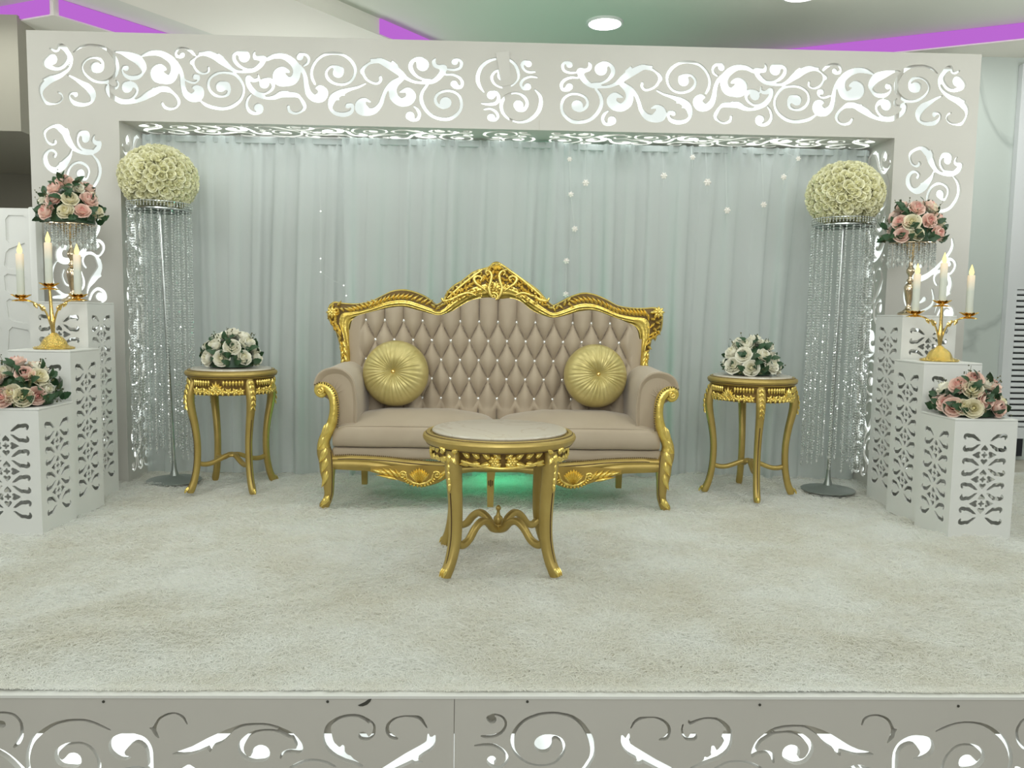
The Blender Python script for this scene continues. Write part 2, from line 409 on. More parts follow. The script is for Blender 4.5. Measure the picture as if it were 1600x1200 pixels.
def board_mesh(name, loops, thick, mat4):
    """flat board in local XY with holes (even-odd), thickness along Z, moved by mat4"""
    cu = bpy.data.curves.new(name, 'CURVE'); cu.dimensions = '2D'; cu.fill_mode = 'BOTH'; cu.extrude = thick/2
    for P in loops:
        sp = cu.splines.new('POLY'); sp.points.add(len(P)-1)
        sp.points.foreach_set('co', np.hstack([P, np.zeros((len(P), 1)), np.ones((len(P), 1))]).ravel()); sp.use_cyclic_u = True
    o = bpy.data.objects.new(name, cu); COL.objects.link(o)
    dg = bpy.context.evaluated_depsgraph_get(); dg.update()
    me = bpy.data.meshes.new_from_object(o.evaluated_get(dg)); bpy.data.objects.remove(o); bpy.data.curves.remove(cu)
    me.transform(mat4); me.name = name
    me.polygons.foreach_set('use_smooth', np.zeros(len(me.polygons), bool)); me.update()
    return me
def rect(x0, y0, x1, y1): return np.array([[x0, y0], [x1, y0], [x1, y1], [x0, y1]], float)
def mat_xz(Y, sx=1): return Matrix(((1, 0, 0, 0), (0, 0, 1, Y), (0, 1, 0, 0), (0, 0, 0, 1)))        # local x,y -> world x,z at Y

# ------------------------------------------------------------------ the room
YF, YB = 4.22, 4.55           # front and back of the arch
YW = 5.25                     # wall behind
ZS, ZT = 2.60, 2.70           # lower ceiling, tray
def struct(name, mb, mat, parent=None, **k): return tag(mb.build(name, mat, parent, **k), kind='structure')
b = MB(); b.box((-6, -4.5, -0.50), (6, 6.6, -0.45)); struct('floor', b, 'floor')
b = MB(); b.box((-6, 6.6, -0.45), (-2.45, 6.7, 2.9)); struct('wall_left', b, 'taupe')
b = MB(); b.box((-2.45, 6.6, -0.45), (2.9, 6.7, 2.9)); struct('wall_back', b, 'marblewall')
b = MB(); b.box((2.9, YW, -0.45), (6.0, YW+0.1, 2.9)); b.box((2.9, YW+0.1, -0.45), (3.0, 6.6, 2.9)); struct('wall_right', b, 'marblewall')
pa, pb_ = atY(-60, 100, 5.0), atY(33, 205, 5.0)
b = MB(); b.box((pa[0]-1.2, 5.0, pb_[2]), (pb_[0], 6.59, 2.62)); struct('trim_1', b, 'taupe2')
# ceiling: a tray plane with lower soffits, whose edges run askew to the stage
b = MB(); b.box((-7, -1.5, ZT), (7, 7.5, ZT+0.1)); struct('ceiling', b, 'tray')
def line_pts(p, q, z):
    a, c = atZ(*p, z)[:2], atZ(*q, z)[:2]; return a, c-a
def prism(name, poly, z0, z1, mat):
    n = len(poly); b = MB()
    b.add([[x, y, z0] for x, y in poly]+[[x, y, z1] for x, y in poly],
          [tuple(range(n))[::-1], tuple(range(n, 2*n))]+[(i, (i+1) % n, n+(i+1) % n, n+i) for i in range(n)])
    return struct(name, b, mat, smooth=False)
a1, d1 = line_pts((184, 0), (331, 53), ZS); a2, d2 = line_pts((459, 0), (622, 67), ZS)
prism('trim_2', [a1-d1*2, a1+d1*2.4, a2+d2*2.4, a2-d2*2], ZS, ZT, 'ceil')
a3, d3 = line_pts((95, 27), (165, 48), ZS); a4, d4 = line_pts((70, 26), (0, 38), ZS)
den = d3[0]*d4[1]-d3[1]*d4[0]; t = ((a4[0]-a3[0])*d4[1]-(a4[1]-a3[1])*d4[0])/den; corner = a3+d3*t
n3, n4 = d3/np.linalg.norm(d3), d4/np.linalg.norm(d4)
prism('trim_3', [corner, corner+n4*3.0, corner+n4*3.0+n3*4, corner+n3*2.6], ZS, ZT, 'ceil')
a5, d5 = line_pts((1400, 83), (1600, 62), ZS); n5 = d5/np.linalg.norm(d5); q5 = np.array([-n5[1], n5[0]])
if q5[1] < 0: q5 = -q5
prism('trim_4', [a5-n5*1.7, a5+n5*4, a5+n5*4+q5*3, a5-n5*1.7+q5*3], ZS, ZT, 'ceil')
def lit_cove_face(name, p, q, label, group='violet-glowing cove faces on the ceiling'):  # cove face lit by hidden violet LEDs, the light painted in as emission
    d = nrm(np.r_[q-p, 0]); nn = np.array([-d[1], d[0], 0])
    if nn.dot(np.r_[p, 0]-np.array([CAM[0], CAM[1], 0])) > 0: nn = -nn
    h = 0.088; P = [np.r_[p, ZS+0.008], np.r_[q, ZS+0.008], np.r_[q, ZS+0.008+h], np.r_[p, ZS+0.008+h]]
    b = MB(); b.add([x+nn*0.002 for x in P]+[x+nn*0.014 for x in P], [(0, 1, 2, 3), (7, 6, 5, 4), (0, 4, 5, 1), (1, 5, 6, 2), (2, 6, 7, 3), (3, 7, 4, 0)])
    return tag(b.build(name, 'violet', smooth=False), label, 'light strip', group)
lit_cove_face('cove_face_glow', corner+n3*0.03, corner+n3*1.7, 'violet-glowing cove face on the ceiling above the top left corner of the white arch')
lit_cove_face('cove_face_glow', corner+n4*0.03, corner+n4*0.9, 'violet-glowing cove face on the ceiling at the far left edge of the view')
lit_cove_face('cove_face_glow', a5-n5*1.6, a5+n5*1.3, 'long violet-glowing cove face on the ceiling above the right end of the white arch')
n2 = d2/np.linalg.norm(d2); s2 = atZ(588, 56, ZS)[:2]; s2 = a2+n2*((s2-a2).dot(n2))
lit_cove_face('cove_face_glow', s2, s2+n2*0.5, 'short violet-glowing cove face at the end of the ceiling beam above the arch')
def downlight(px, py, label):
    c = atZ(px, py, ZT-0.012); t = empty('downlight', (c[0], c[1], ZT), label, 'ceiling light', 'round ceiling downlights')
    b = MB(); b.lathe([(0.098, -0.012), (0.112, -0.014), (0.116, -0.006), (0.116, 0.0)], 36, (c[0], c[1], ZT)); b.build('rim', 'plinth', t)
    b = MB(); b.lathe([(0.0005, -0.016), (0.07, -0.016), (0.098, -0.014)], 36, (c[0], c[1], ZT)); b.build('diffuser', 'lamp', t); lamp('downlight_beam', 'AREA', (c[0], c[1], ZT-0.018), 4.0, WARM, 0.18)
downlight(945, 38, 'round white downlight glowing in the ceiling above the middle of the arch')
downlight(1252, -8, 'round white downlight at the top edge of the view, right of the other downlight')

# louvred cabinet by the right wall
t = empty('louvred_cabinet', (2.95, 5.225, 0), 'tall white cabinet with horizontal louvre slats standing by the marble wall', 'cabinet')
xl = atY(1567, 560, 5.205)[0]; zt_, zb_ = atY(1590, 452, 5.205)[2], atY(1590, 668, 5.205)[2]; xs = atY(1582, 560, 5.205)[0]
b = MB(); b.box((xl, 5.205, 0.12), (xs, 5.248, 2.55)); b.box((xs, 5.205, 0.12), (3.6, 5.248, zb_)); b.box((xs, 5.205, zt_), (3.6, 5.248, 2.55)); b.box((xs, 5.24, zb_), (3.6, 5.248, zt_))
b.build('body', 'ac', t, smooth=False)
b = MB(); b.box((xl+0.02, 5.21, 0.0), (3.58, 5.245, 0.12)); tag(b.build('plinth_base', 'dark', t, smooth=False), 'dark recessed base')
b = MB(); b.box((xs, 5.230, zb_), (3.6, 5.2395, zt_)); tag(b.build('inner_void', 'dark', t, smooth=False), 'dark space behind the slats')
ns = 24
for k in range(ns):
    z = zb_+(zt_-zb_)*(k+0.5)/ns; h = (zt_-zb_)/ns
    b = MB(); b.rbox((xs, 5.208, z-h*0.36), (3.6, 5.226, z+h*0.36), 0.004, 1, rot=Matrix.Rotation(radians(-14), 3, 'X')); b.build('slat', 'ac', t)

# lattice screen at the left edge
def lattice():
    Y = 4.05; tr = atY(47, 326, Y); x1 = tr[0]; x0 = x1-0.62; z1 = tr[2]
    t = empty('lattice_screen', (x0+0.3, Y, 0), 'white screen with irregular recessed panes standing at the left end of the stage', 'screen')
    r = random.Random(3); nx, ny = 4, 9; gx = [[x0+(x1-x0)*(i+(r.uniform(-.22, .22) if 0 < i < nx else 0))/nx for i in range(nx+1)] for j in range(ny+1)]
    gz = [[0.06+(z1-0.08)*(j+(r.uniform(-.25, .25) if 0 < j < ny else 0))/ny for i in range(nx+1)] for j in range(ny+1)]
    holes = []
    for j in range(ny):
        for i in range(nx):
            q = np.array([[gx[j][i], gz[j][i]], [gx[j][i+1], gz[j][i+1]], [gx[j+1][i+1], gz[j+1][i+1]], [gx[j+1][i], gz[j+1][i]]]); c = q.mean(0)
            q = c+(q-c)*0.80; holes.append(np.vstack([np.array([q[k]*0.86+q[(k+1) % 4]*0.14, q[k]*0.14+q[(k+1) % 4]*0.86]) for k in range(4)]))
    me = board_mesh('lattice', [rect(x0, -.024, x1, z1)]+holes, 0.02, mat_xz(Y)); me.transform(Matrix.Translation(-t.location)); link('lattice', me, t, 'plinth')
    b = MB(); b.box((x0+0.005, Y-0.003, -.024), (x1-0.005, Y+0.03, z1-0.004)); b.build('backing_board', 'plinth', t, smooth=False)
    b = MB(); b.rbox((x1, Y-0.02, -.024), (x1+0.035, Y+0.04, z1+0.006), 0.006); b.build('edge_post', 'plinth', t)
lattice()

# ------------------------------------------------------------------ scroll ornament
def conv(strokes, o, sc, Y):
    out = []
    for s in strokes:
        q = []
        for (x, y, r) in s:
            p = atY(o[0]+x/sc, o[1]+y/sc, Y); q.append((p[0], p[2], r/sc*Y/F))
        out.append(q)
    return out
A = [
 [(255,265,66),(200,290,46),(185,320,38),(220,355,30),(300,385,22),(380,365,25),(440,300,25),(462,220,24),(425,140,32),(370,95,30),(342,112,22),(330,150,20),(290,160,15),(235,130,10)],
 [(468,190,24),(498,250,22),(496,310,20),(475,365,22),(430,415,26),(350,470,34),(250,510,42),(180,560,42),(130,620,34),(120,690,20),(140,750,18),(190,812,20),(280,822,12),(350,800,12),(388,750,12),(372,700,12),(330,675,10)],
 [(140,512,6),(230,490,26)],
 [(455,460,8),(530,500,16),(620,560,28),(700,610,42),(755,680,45),(765,740,35),(740,800,22),(660,830,24),(560,820,28),(500,785,22),(470,730,14),(490,690,14),(530,690,20),(550,705,32)],
 [(525,180,6),(600,120,14),(700,90,15),(800,92,15),(900,115,18),(990,180,22),(1055,280,26),(1072,380,26),(1040,470,24),(950,540,22),(850,550,18),(750,520,16),(660,440,15),(632,360,14),(670,285,15),(750,245,14),(840,255,18),(885,310,22),(865,375,40),(830,380,55),(800,365,66)],
 [(1035,170,10),(1120,180,20),(1230,220,45),(1330,270,55),(1395,360,42),(1390,430,22),(1330,485,28),(1240,495,28),(1160,460,18),(1128,400,14),(1145,360,15),(1180,375,36)],
 [(1060,530,10),(1085,570,14),(1060,620,18),(1000,620,20),(955,610,35),(960,680,32),(1020,740,28),(1120,780,24),(1220,770,18),(1290,720,20),(1320,650,20),(1290,590,25),(1230,580,45),(1190,610,70)],
 [(1020,740,24),(1120,800,22),(1250,800,22),(1370,760,32),(1450,710,45),(1530,670,46),(1610,635,38),(1690,640,35),(1750,670,18),(1810,730,18),(1840,800,22),(1810,860,16),(1740,885,17),(1665,865,18),(1630,815,18)],
 [(1505,622,8),(1540,650,25)],
]
B = [
 [(-60,220,16),(40,187,32),(150,187,36),(250,230,40),(325,300,46),(345,390,52),(330,460,56),(290,510,58),(220,510,62),(140,470,82),(120,420,75),(160,365,45),(220,385,25),(242,396,10)],
 [(365,310,26),(420,400,24),(440,500,30),(450,600,32),(480,690,38),(550,740,50),(630,720,70),(650,660,60),(610,615,32),(572,615,14)],
 [(592,207,16),(540,155,18),(470,125,14),(400,130,16),(360,180,18),(372,225,18),(420,230,26),(440,212,36)],
 [(768,368,16),(772,410,17),(735,440,14),(680,440,14),(620,405,15),(582,340,16),(580,280,18),(620,235,14),(690,197,25),(770,195,38),(850,230,40),(920,275,45),(980,320,36),(1050,380,24),(1130,415,20),(1250,415,22),(1350,390,30),(1430,320,34),(1460,250,30),(1400,248,30),(1350,245,24),(1335,200,18),(1350,165,10)],
 [(565,315,10),(550,300,22),(585,265,18)], [(650,180,10),(720,195,26)], [(888,196,12),(930,260,36)],
 [(1330,395,22),(1230,385,16),(1150,345,20),(1095,280,24),(1085,220,26),(1120,185,24),(1180,195,42),(1215,228,72)],
 [(485,525,10),(540,550,14),(600,555,15),(645,520,16),(645,475,16),(600,465,20),(600,485,32)],
 [(680,795,12),(750,840,20),(850,870,22),(960,880,22),(1070,850,24),(1170,770,22),(1210,660,18),(1190,560,18),(1110,460,18),(990,430,17),(880,440,18),(790,500,18),(765,590,20),(800,670,18),(870,720,18),(950,728,16),(1010,700,22),(1025,640,25),(990,590,45),(925,605,66)],
]
C = [
 [(185,455,8),(195,490,14),(175,520,24),(120,525,25),(60,490,30),(60,560,30),(100,630,30),(170,680,20),(270,695,16),(350,650,20),(380,590,22),(350,530,25),(310,520,30),(265,565,64)],
 [(100,640,28),(170,700,26),(280,745,20),(390,740,30),(480,700,42),(570,705,36),(660,710,30),(710,740,18),(760,820,24),(770,870,22),(720,920,16),(650,940,16),(580,910,18),(565,855,20)], [(548,663,10),(520,695,28)], [(770,905,8),(770,870,20)],
 [(100,705,12),(60,760,18),(45,840,20),(80,910,22),(150,940,22),(220,920,24),(235,870,22),(200,840,25),(180,865,46)],
 [(305,262,26),(390,225,32),(500,225,36),(590,270,42),(655,345,46),(670,440,50),(630,520,55),(550,540,60),(470,510,85),(450,450,75),(490,395,42),(550,410,25),(578,425,12)],
 [(690,350,30),(750,410,24),(780,500,28),(790,590,32),(820,690,38),(890,750,45),(970,735,65),(1000,680,62),(960,620,36),(915,620,16)],
 [(760,345,14),(810,310,18),(820,250,18),(780,205,18),(720,200,25),(710,235,44)],
 [(900,575,14),(860,490,20),(860,390,20),(910,290,20),(1000,215,20),(1120,190,18),(1240,205,18),(1340,270,20),(1400,370,20),(1390,470,18),(1330,550,18),(1230,580,18),(1120,555,18),(1050,490,18),(1040,420,18),(1090,360,18),(1160,355,20),(1220,390,35),(1190,425,70)],
 [(1525,570,14),(1440,610,18),(1330,640,24),(1220,680,40),(1130,740,48),(1095,820,36),(1100,890,20),(1160,940,25),(1260,955,30),(1340,930,28),(1370,880,20),(1360,830,18),(1310,845,34)], [(1270,715,8),(1230,690,25)], [(1200,770,8),(1150,740,30)],
]
Dd = [
 [(520,430,30),(420,480,28),(350,560,26),(310,650,26),(280,740,30),(210,820,40),(120,840,50),(40,800,75),(30,740,60),(80,690,28),(150,715,12)],
 [(540,432,28),(460,490,45),(430,570,48),(450,660,52),(530,720,52),(620,700,62),(660,640,60),(620,570,38),(560,580,24),(522,590,12)],
 [(275,405,20),(280,445,20),(240,485,18),(170,475,16),(100,430,16),(60,360,18),(60,300,25),(120,245,16),(190,212,25),(270,200,36),(360,245,42),(450,300,45),(530,360,38),(600,420,24),(700,465,20),(820,475,20),(930,460,30),(1020,390,36),(1070,290,38),(1010,280,28),(960,260,25),(940,210,22),(962,175,10)],
 [(155,183,10),(230,200,28)], [(425,205,12),(460,270,36)], [(38,360,10),(42,320,22),(80,275,18)],
 [(900,445,20),(800,430,16),(710,380,20),(655,300,26),(660,230,28),(710,185,26),(770,195,45),(805,252,78)],
 [(1125,310,16),(1200,315,18),(1270,290,20),(1290,230,20),(1260,190,18),(1210,190,22),(1205,215,42)],
 [(1095,375,16),(1180,375,18),(1260,410,20),(1300,470,20),(1280,530,22),(1220,520,35),(1195,490,44)],
 [(860,505,18),(800,590,22),(785,690,24),(830,800,22),(920,890,22),(1040,930,22),(1160,920,24),(1260,840,20),(1290,740,18),(1260,640,18),(1180,585,18),(1080,580,18),(990,620,18),(960,690,18),(990,750,20),(1050,785,20),(1090,725,72)],
 [(695,770,10),(740,810,18),(765,870,22),(740,930,24),(680,940,24),(645,890,55)],
]
E_ = [
 [(210,595,10),(150,510,22),(130,410,25),(170,290,25),(260,210,22),(380,175,16),(500,180,18),(590,240,20),(635,330,20),(640,420,14),(590,490,12),(520,525,14),(430,535,14),(340,490,16),(305,410,18),(340,345,18),(400,325,20),(440,385,65)],
 [(765,240,44),(710,220,25),(685,260,20),(720,320,18),(780,345,18),(845,340,14)],
 [(870,410,14),(790,400,16),(710,430,18),(670,490,18),(700,550,18),(755,525,46)],
 [(180,735,12),(270,745,20),(360,730,24),(395,660,22),(360,600,24),(300,630,54)],
 [(215,810,14),(290,800,16),(360,840,20),(385,900,18),(350,945,18),(300,910,50)],
 [(850,565,12),(910,640,22),(920,740,26),(880,850,26),(780,940,24),(660,970,16),(540,940,14),(450,860,20),(425,760,22),(460,670,20),(540,615,14),(640,610,16),(720,660,22),(750,740,22),(710,810,25),(650,800,40),(640,755,62)],
]
Fc = [
 [(290,320,16),(300,345,20),(260,370,14),(200,340,16),(165,270,16),(165,210,22),(210,165,18),(290,135,22),(350,160,40),(410,220,42),(450,300,46),(490,370,36),(560,440,24),(650,475,20),(740,475,22),(820,420,36),(850,350,26),(800,345,26),(770,320,22),(775,270,12),(795,250,6)],
 [(440,166,10),(445,220,30)],
 [(740,450,22),(640,430,16),(585,370,20),(570,300,18),(600,230,26),(650,225,34),(675,250,52),(672,290,54)],
 [(500,440,12),(480,510,25),(430,580,42),(380,640,50),(300,690,38),(220,660,30),(175,590,35),(170,510,30),(210,450,20),(260,440,16),(305,480,18),(290,515,22)],
 [(340,600,8),(380,610,30)],
 [(765,505,12),(820,570,20),(850,650,24),(850,740,24),(810,840,24),(740,920,20),(640,950,18),(520,930,18),(450,830,18),(450,720,20),(500,630,18),(590,590,16),(680,630,18),(715,700,18),(690,790,16),(650,800,18),(610,730,54)],
]
Gc = [
 [(190,430,25),(140,425,28),(95,480,38),(110,560,42),(190,585,36),(300,535,30),(420,420,26),(520,290,22),(560,190,22),(545,100,14)],
 [(542,405,30),(520,365,20),(560,345,18),(610,390,20),(615,450,18),(580,510,16),(545,530,10)],
 [(410,660,14),(385,630,16),(370,570,18),(400,510,18),(460,490,18),(520,520,18),(560,590,30),(575,660,30),(540,740,40),(490,810,36),(450,870,22),(430,930,14),(420,1000,10)], [(575,575,14),(570,620,25)], [(588,758,10),(540,760,30)],
 [(65,590,10),(30,650,16),(15,740,16),(30,850,16),(80,930,20),(180,990,18),(290,960,16),(370,900,18),(385,820,18),(355,710,12)],
 [(150,690,14),(135,760,14),(170,850,14),(220,870,12),(270,830,30)],
 [(455,1030,18),(485,955,18),(550,908,18),(620,950,22),(640,1020,20),(600,1060,18)], [(570,1000,48)],
]
Gc2 = [[(20,1010,14),(100,1005,20),(220,1030,16)]]
left = conv(A, (50, 60), 8, YF)+conv(B, (230, 60), 8, YF)+conv(C, (380, 60), 8, YF)+conv(Dd, (560, 70), 8, YF)
mid = conv(E_, (730, 70), 8, YF)
axis_x = (atY(725, 150, YF)[0]+atY(873.75, 155, YF)[0])/2
right = [[(2*axis_x-x, z, r) for x, z, r in s] for s in left]
col_l = conv(Fc, (50, 180), 8, YF)+conv(Gc, (80, 330), 7.5, YF)+conv(Gc2, (80, 330), 7.5, YF)
dxc = atY(1502, 257, YF)[0]-atY(50+860/8, 180+345/8, YF)[0]; dzc = atY(1502, 257, YF)[2]-atY(50+860/8, 180+345/8, YF)[2]
col_l2 = col_l+[[(x, z-0.90, r) for x, z, r in s] for s in col_l]
col_r = [[(x+dxc, z+dzc, r) for x, z, r in s] for s in col_l2]

# ------------------------------------------------------------------ the arch
AX0, AX1, IX0, IX1, ZTOP, ZIN = -2.342, 2.531, -1.894, 2.098, 2.277, 1.843
arch = empty('scroll_arch', (0.1, YF, 0), 'large white rectangular arch with backlit scroll cut-outs framing the curtains', 'arch')
def apart(name, me_or_mb, mat, label=None, smooth=False):
    if isinstance(me_or_mb, MB): o = me_or_mb.build(name, mat, arch, smooth=smooth)
    else:
        me_or_mb.transform(Matrix.Translation(-parent_loc(arch))); o = link(name, me_or_mb, arch, mat)
    return tag(o, label)
outer = np.array([[AX0, -.026], [IX0, -.026], [IX0, ZIN], [IX1, ZIN], [IX1, -.026], [AX1, -.026], [AX1, ZTOP], [AX0, ZTOP]])
holes_top = outlines(left+mid+right); holes_col = outlines(col_l2)+outlines(col_r)
holes_col = [h for h in holes_col if h[:, 1].min() > 0.03]
apart('front_panel', board_mesh('front_panel', [outer]+holes_top+holes_col, 0.014, mat_xz(YF)), 'white')
# soffit and reveals repeat the top ornament
tw = max(p[0] for s in right for p in s)-min(p[0] for s in left for p in s)
zc = (max(p[1] for s in left for p in s)+min(p[1] for s in left for p in s))/2; hh = max(p[1] for s in left for p in s)-min(p[1] for s in left for p in s)
k = min((IX1-IX0-0.08)/tw, (YB-YF-0.05)/hh); cx = (IX0+IX1)/2; cy = (YF+YB)/2
soff = [[((x-axis_x)*k+cx, -(z-zc)*k+cy, r*k) for x, z, r in s] for s in left+mid+right]
apart('soffit_panel', board_mesh('soffit_panel', [rect(IX0+0.001, YF+0.008, IX1-0.001, YB)]+outlines(soff), 0.012, Matrix.Translation((0, 0, ZIN+0.006))), 'white')
lx0 = min(p[0] for s in left for p in s); lw = max(p[0] for s in left for p in s)-lx0; kk = min((ZIN-0.06)/lw, (YB-YF-0.04)/hh)
side = [[(cy+(z-zc)*kk*-1, ZIN-0.03-(x-lx0)*kk, r*kk) for x, z, r in s] for s in left]
side_h = outlines(side)
apart('reveal_panel', board_mesh('reveal_panel', [rect(YF+0.008, -.026, YB, ZIN)]+side_h, 0.012, Matrix(((0, 0, 1, IX0-0.006), (1, 0, 0, 0), (0, 1, 0, 0), (0, 0, 0, 1)))), 'white')
apart('reveal_panel', board_mesh('reveal_panel', [rect(YF+0.008, -.026, YB, ZIN)]+side_h, 0.012, Matrix(((0, 0, 1, IX1+0.006), (1, 0, 0, 0), (0, 1, 0, 0), (0, 0, 0, 1)))), 'white')
b = MB(); b.box((AX0, YF+0.008, -.026), (AX0+0.012, YB, ZTOP)); apart('outer_side', b, 'white')
b = MB(); b.box((AX1-0.012, YF+0.008, -.026), (AX1, YB, ZTOP)); apart('outer_side', b, 'white')
b = MB(); b.box((AX0+0.013, YF+0.008, ZTOP-0.012), (AX1-0.013, YB, ZTOP)); apart('top_board', b, 'white')
b = MB(); b.box((AX0+0.013, YB, 0), (IX0-0.002, YB+0.01, ZTOP)); b.box((IX1+0.002, YB, 0), (AX1-0.013, YB+0.01, ZTOP)); b.box((IX0-0.002, YB, ZIN), (IX1+0.002, YB+0.01, ZTOP)); apart('back_board', b, 'raw')
# backlit diffusers: sheets some centimetres behind the sawn boards
def sheet(P, label='glowing backlight sheet', m_='led'):
    b = MB(); b.add(P, [(0, 1, 2, 3)]); return apart('light_sheet', b, m_, label)
yd = YF+0.045
sheet([[AX0+0.02, yd, ZIN+0.03], [AX1-0.02, yd, ZIN+0.03], [AX1-0.02, yd, ZTOP-0.03], [AX0+0.02, yd, ZTOP-0.03]])
sheet([[AX0+0.02, yd, 0.02], [IX0-0.05, yd, 0.02], [IX0-0.05, yd, ZIN+0.02], [AX0+0.02, yd, ZIN+0.02]])
sheet([[IX1+0.05, yd, 0.02], [AX1-0.02, yd, 0.02], [AX1-0.02, yd, ZIN+0.02], [IX1+0.05, yd, ZIN+0.02]])
sheet([[IX0, YF+0.06, ZIN+0.028], [IX1, YF+0.06, ZIN+0.028], [IX1, YB-0.005, ZIN+0.028], [IX0, YB-0.005, ZIN+0.028]], m_='led2')
sheet([[IX0-0.04, YF+0.06, 0.02], [IX0-0.04, YB-0.005, 0.02], [IX0-0.04, YB-0.005, ZIN], [IX0-0.04, YF+0.06, ZIN]])
sheet([[IX1+0.04, YF+0.06, 0.02], [IX1+0.04, YB-0.005, 0.02], [IX1+0.04, YB-0.005, ZIN], [IX1+0.04, YF+0.06, ZIN]])
# battens behind the front board that block the light here and there
def batten(x0, z0, x1, z1, w):
    p, q = np.array([x0, YF+0.018, z0]), np.array([x1, YF+0.018, z1]); b = MB()
    b.sweep([p, q], (w/2, 0.008), 4, hint=(0, 1, 0)); apart('batten', b, 'white', 'plain batten behind the cut-outs')
q0, q1 = atY(788, 75, YF), atY(804, 200, YF); batten(q0[0]-0.01, ZTOP-0.05, q1[0]-0.015, ZIN+0.03, 0.10)
for px, py in ((172, 110), (1405, 160)):
    q = atY(px, py, YF); batten(q[0], ZTOP-0.02, q[0], ZIN+0.02, 0.05)
b = MB(); b.box((AX0+0.02, YF+0.009, ZTOP-0.068), (AX1-0.02, YF+0.03, ZTOP-0.013)); apart('batten', b, 'white', 'plain batten behind the cut-outs')
b = MB(); b.box((0.24, YF-0.0078, ZIN+0.001), (0.2415, YF-0.0066, ZIN+0.05)); apart('board_joint', b, 'raw', 'fine joint between boards')

# ------------------------------------------------------------------ the stage
YE = 1.816
stage = empty('stage', (0.1, YE, -0.45), 'raised white stage whose front is sawn with backlit scrolls', 'stage')
J1 = [
 [(20,345,42),(-30,335,38),(-60,280,20),(-30,230,14),(60,225,14),(150,250,16),(215,320,16),(230,400,18),(220,480,22),(180,550,22),(140,588,10)],
 [(-60,600,30),(20,640,34),(100,695,36),(170,760,38),(230,830,42),(260,920,42)],
 [(1150,405,8),(1020,345,14),(900,305,14),(800,300,14),(680,310,16),(550,350,18),(430,430,22),(340,520,24),(295,640,24),(290,760,24),(330,880,26),(440,970,26),(600,1020,26),(800,1000,24),(980,920,22),(1035,800,20),(1020,700,18),(960,600,18),(870,545,14),(780,540,14),(680,560,16),(600,620,20),(590,690,24),(640,750,35),(720,740,62),(765,720,88)],
 [(1360,688,8),(1280,690,36),(1220,620,75),(1230,560,98),(1300,510,80),(1400,490,52),(1490,520,46),(1550,600,38),(1568,720,32),(1568,900,32),(1560,1050,34)],
 [(1280,815,10),(1400,790,14),(1500,800,14),(1600,830,14)]]
J2 = [
 [(485,345,8),(440,270,14),(360,230,10),(280,240,12),(200,280,12),(160,340,14),(140,400,22),(160,450,20),(187,488,5)], [(95,383,8),(138,405,20)],
 [(335,655,10),(450,640,35),(560,610,45),(680,550,50),(800,500,58),(880,450,45),(950,400,22),(1050,360,16),(1150,345,14),(1300,345,14),(1420,375,16),(1540,430,20),(1600,480,25),(1650,560,34),(1655,620,32),(1600,625,26),(1530,625,20),(1475,650,14),(1455,700,10)],
 [(720,625,14),(720,560,30)],
 [(1560,480,16),(1420,415,14),(1300,405,12),(1180,425,14),(1100,480,22),(1045,560,32),(1050,640,28),(1110,700,22),(1180,705,40),(1235,660,88),(1252,648,98)],
 [(500,880,112)], [(500,800,40)]]
J3 = [
 [(80,680,14),(200,625,14),(300,615,14),(400,635,14),(480,675,12)],
 [(775,285,8),(760,255,18),(680,220,16),(580,220,14),(490,250,16),(420,310,22),(410,400,42),(430,480,48),(490,540,50),(560,590,40),(640,630,24),(720,670,14)], [(545,495,18),(540,560,24)], [(610,580,10),(620,620,24)],
 [(765,250,12),(820,290,10),(830,340,12),(815,390,16),(770,425,16),(725,400,42)],
 [(1030,425,14),(980,405,22),(945,360,18),(950,300,14),(1000,250,10),(1080,225,8),(1170,225,12),(1240,245,18),(1297,325,6)],
 [(1308,380,6),(1318,440,22),(1340,440,36),(1310,490,48),(1230,540,50),(1130,600,55),(1020,660,45),(930,710,40),(850,770,40)], [(1370,395,8),(1345,450,28)], [(1250,632,10),(1190,630,28)]]
J4 = [
 [(425,275,44),(390,255,22),(440,225,12),(510,240,12),(550,280,12),(555,330,12),(520,390,16),(450,430,18),(370,440,18),(320,432,10)],
 [(258,525,10),(340,515,16),(440,520,18),(530,570,16),(570,630,14),(560,680,14),(500,730,14),(430,720,18),(400,680,30),(420,665,48)],
 [(1320,740,28),(1380,640,26),(1390,540,24),(1360,430,26),(1290,320,22),(1200,250,18),(1080,215,14),(970,210,14),(850,230,16),(730,285,16),(650,370,18),(620,460,20),(630,560,16),(690,640,14),(780,695,12),(900,715,12),(1020,690,12),(1090,620,14),(1120,550,14),(1090,470,18),(1020,440,22),(940,470,60),(915,510,92)],
 [(1320,740,28),(1200,860,28),(1000,930,26)]]
J5 = [
 [(605,505,14),(670,490,24),(705,430,18),(700,370,16),(650,310,14),(560,275,10),(480,275,10),(400,285,18),(340,325,14),(303,390,6)],
 [(212,465,12),(240,540,38),(300,610,55),(420,680,55),(560,760,50),(700,830,50)], [(285,443,8),(275,510,32)], [(330,750,10),(400,740,30)],
 [(905,305,8),(925,335,18),(980,310,16),(1080,282,12),(1200,290,14),(1280,340,20),(1330,410,26),(1325,500,40),(1290,590,52),(1220,660,48),(1130,710,35),(1030,760,20),(930,800,14)],
 [(1280,412,12),(1282,480,36)], [(1160,580,18),(1170,640,36)], [(1075,685,10),(1090,725,25)],
 [(850,345,8),(835,400,10),(850,460,12),(890,500,16),(945,490,32),(955,475,48)],
 [(1170,810,14),(1300,745,14),(1420,730,14),(1540,745,14),(1660,800,14)]]
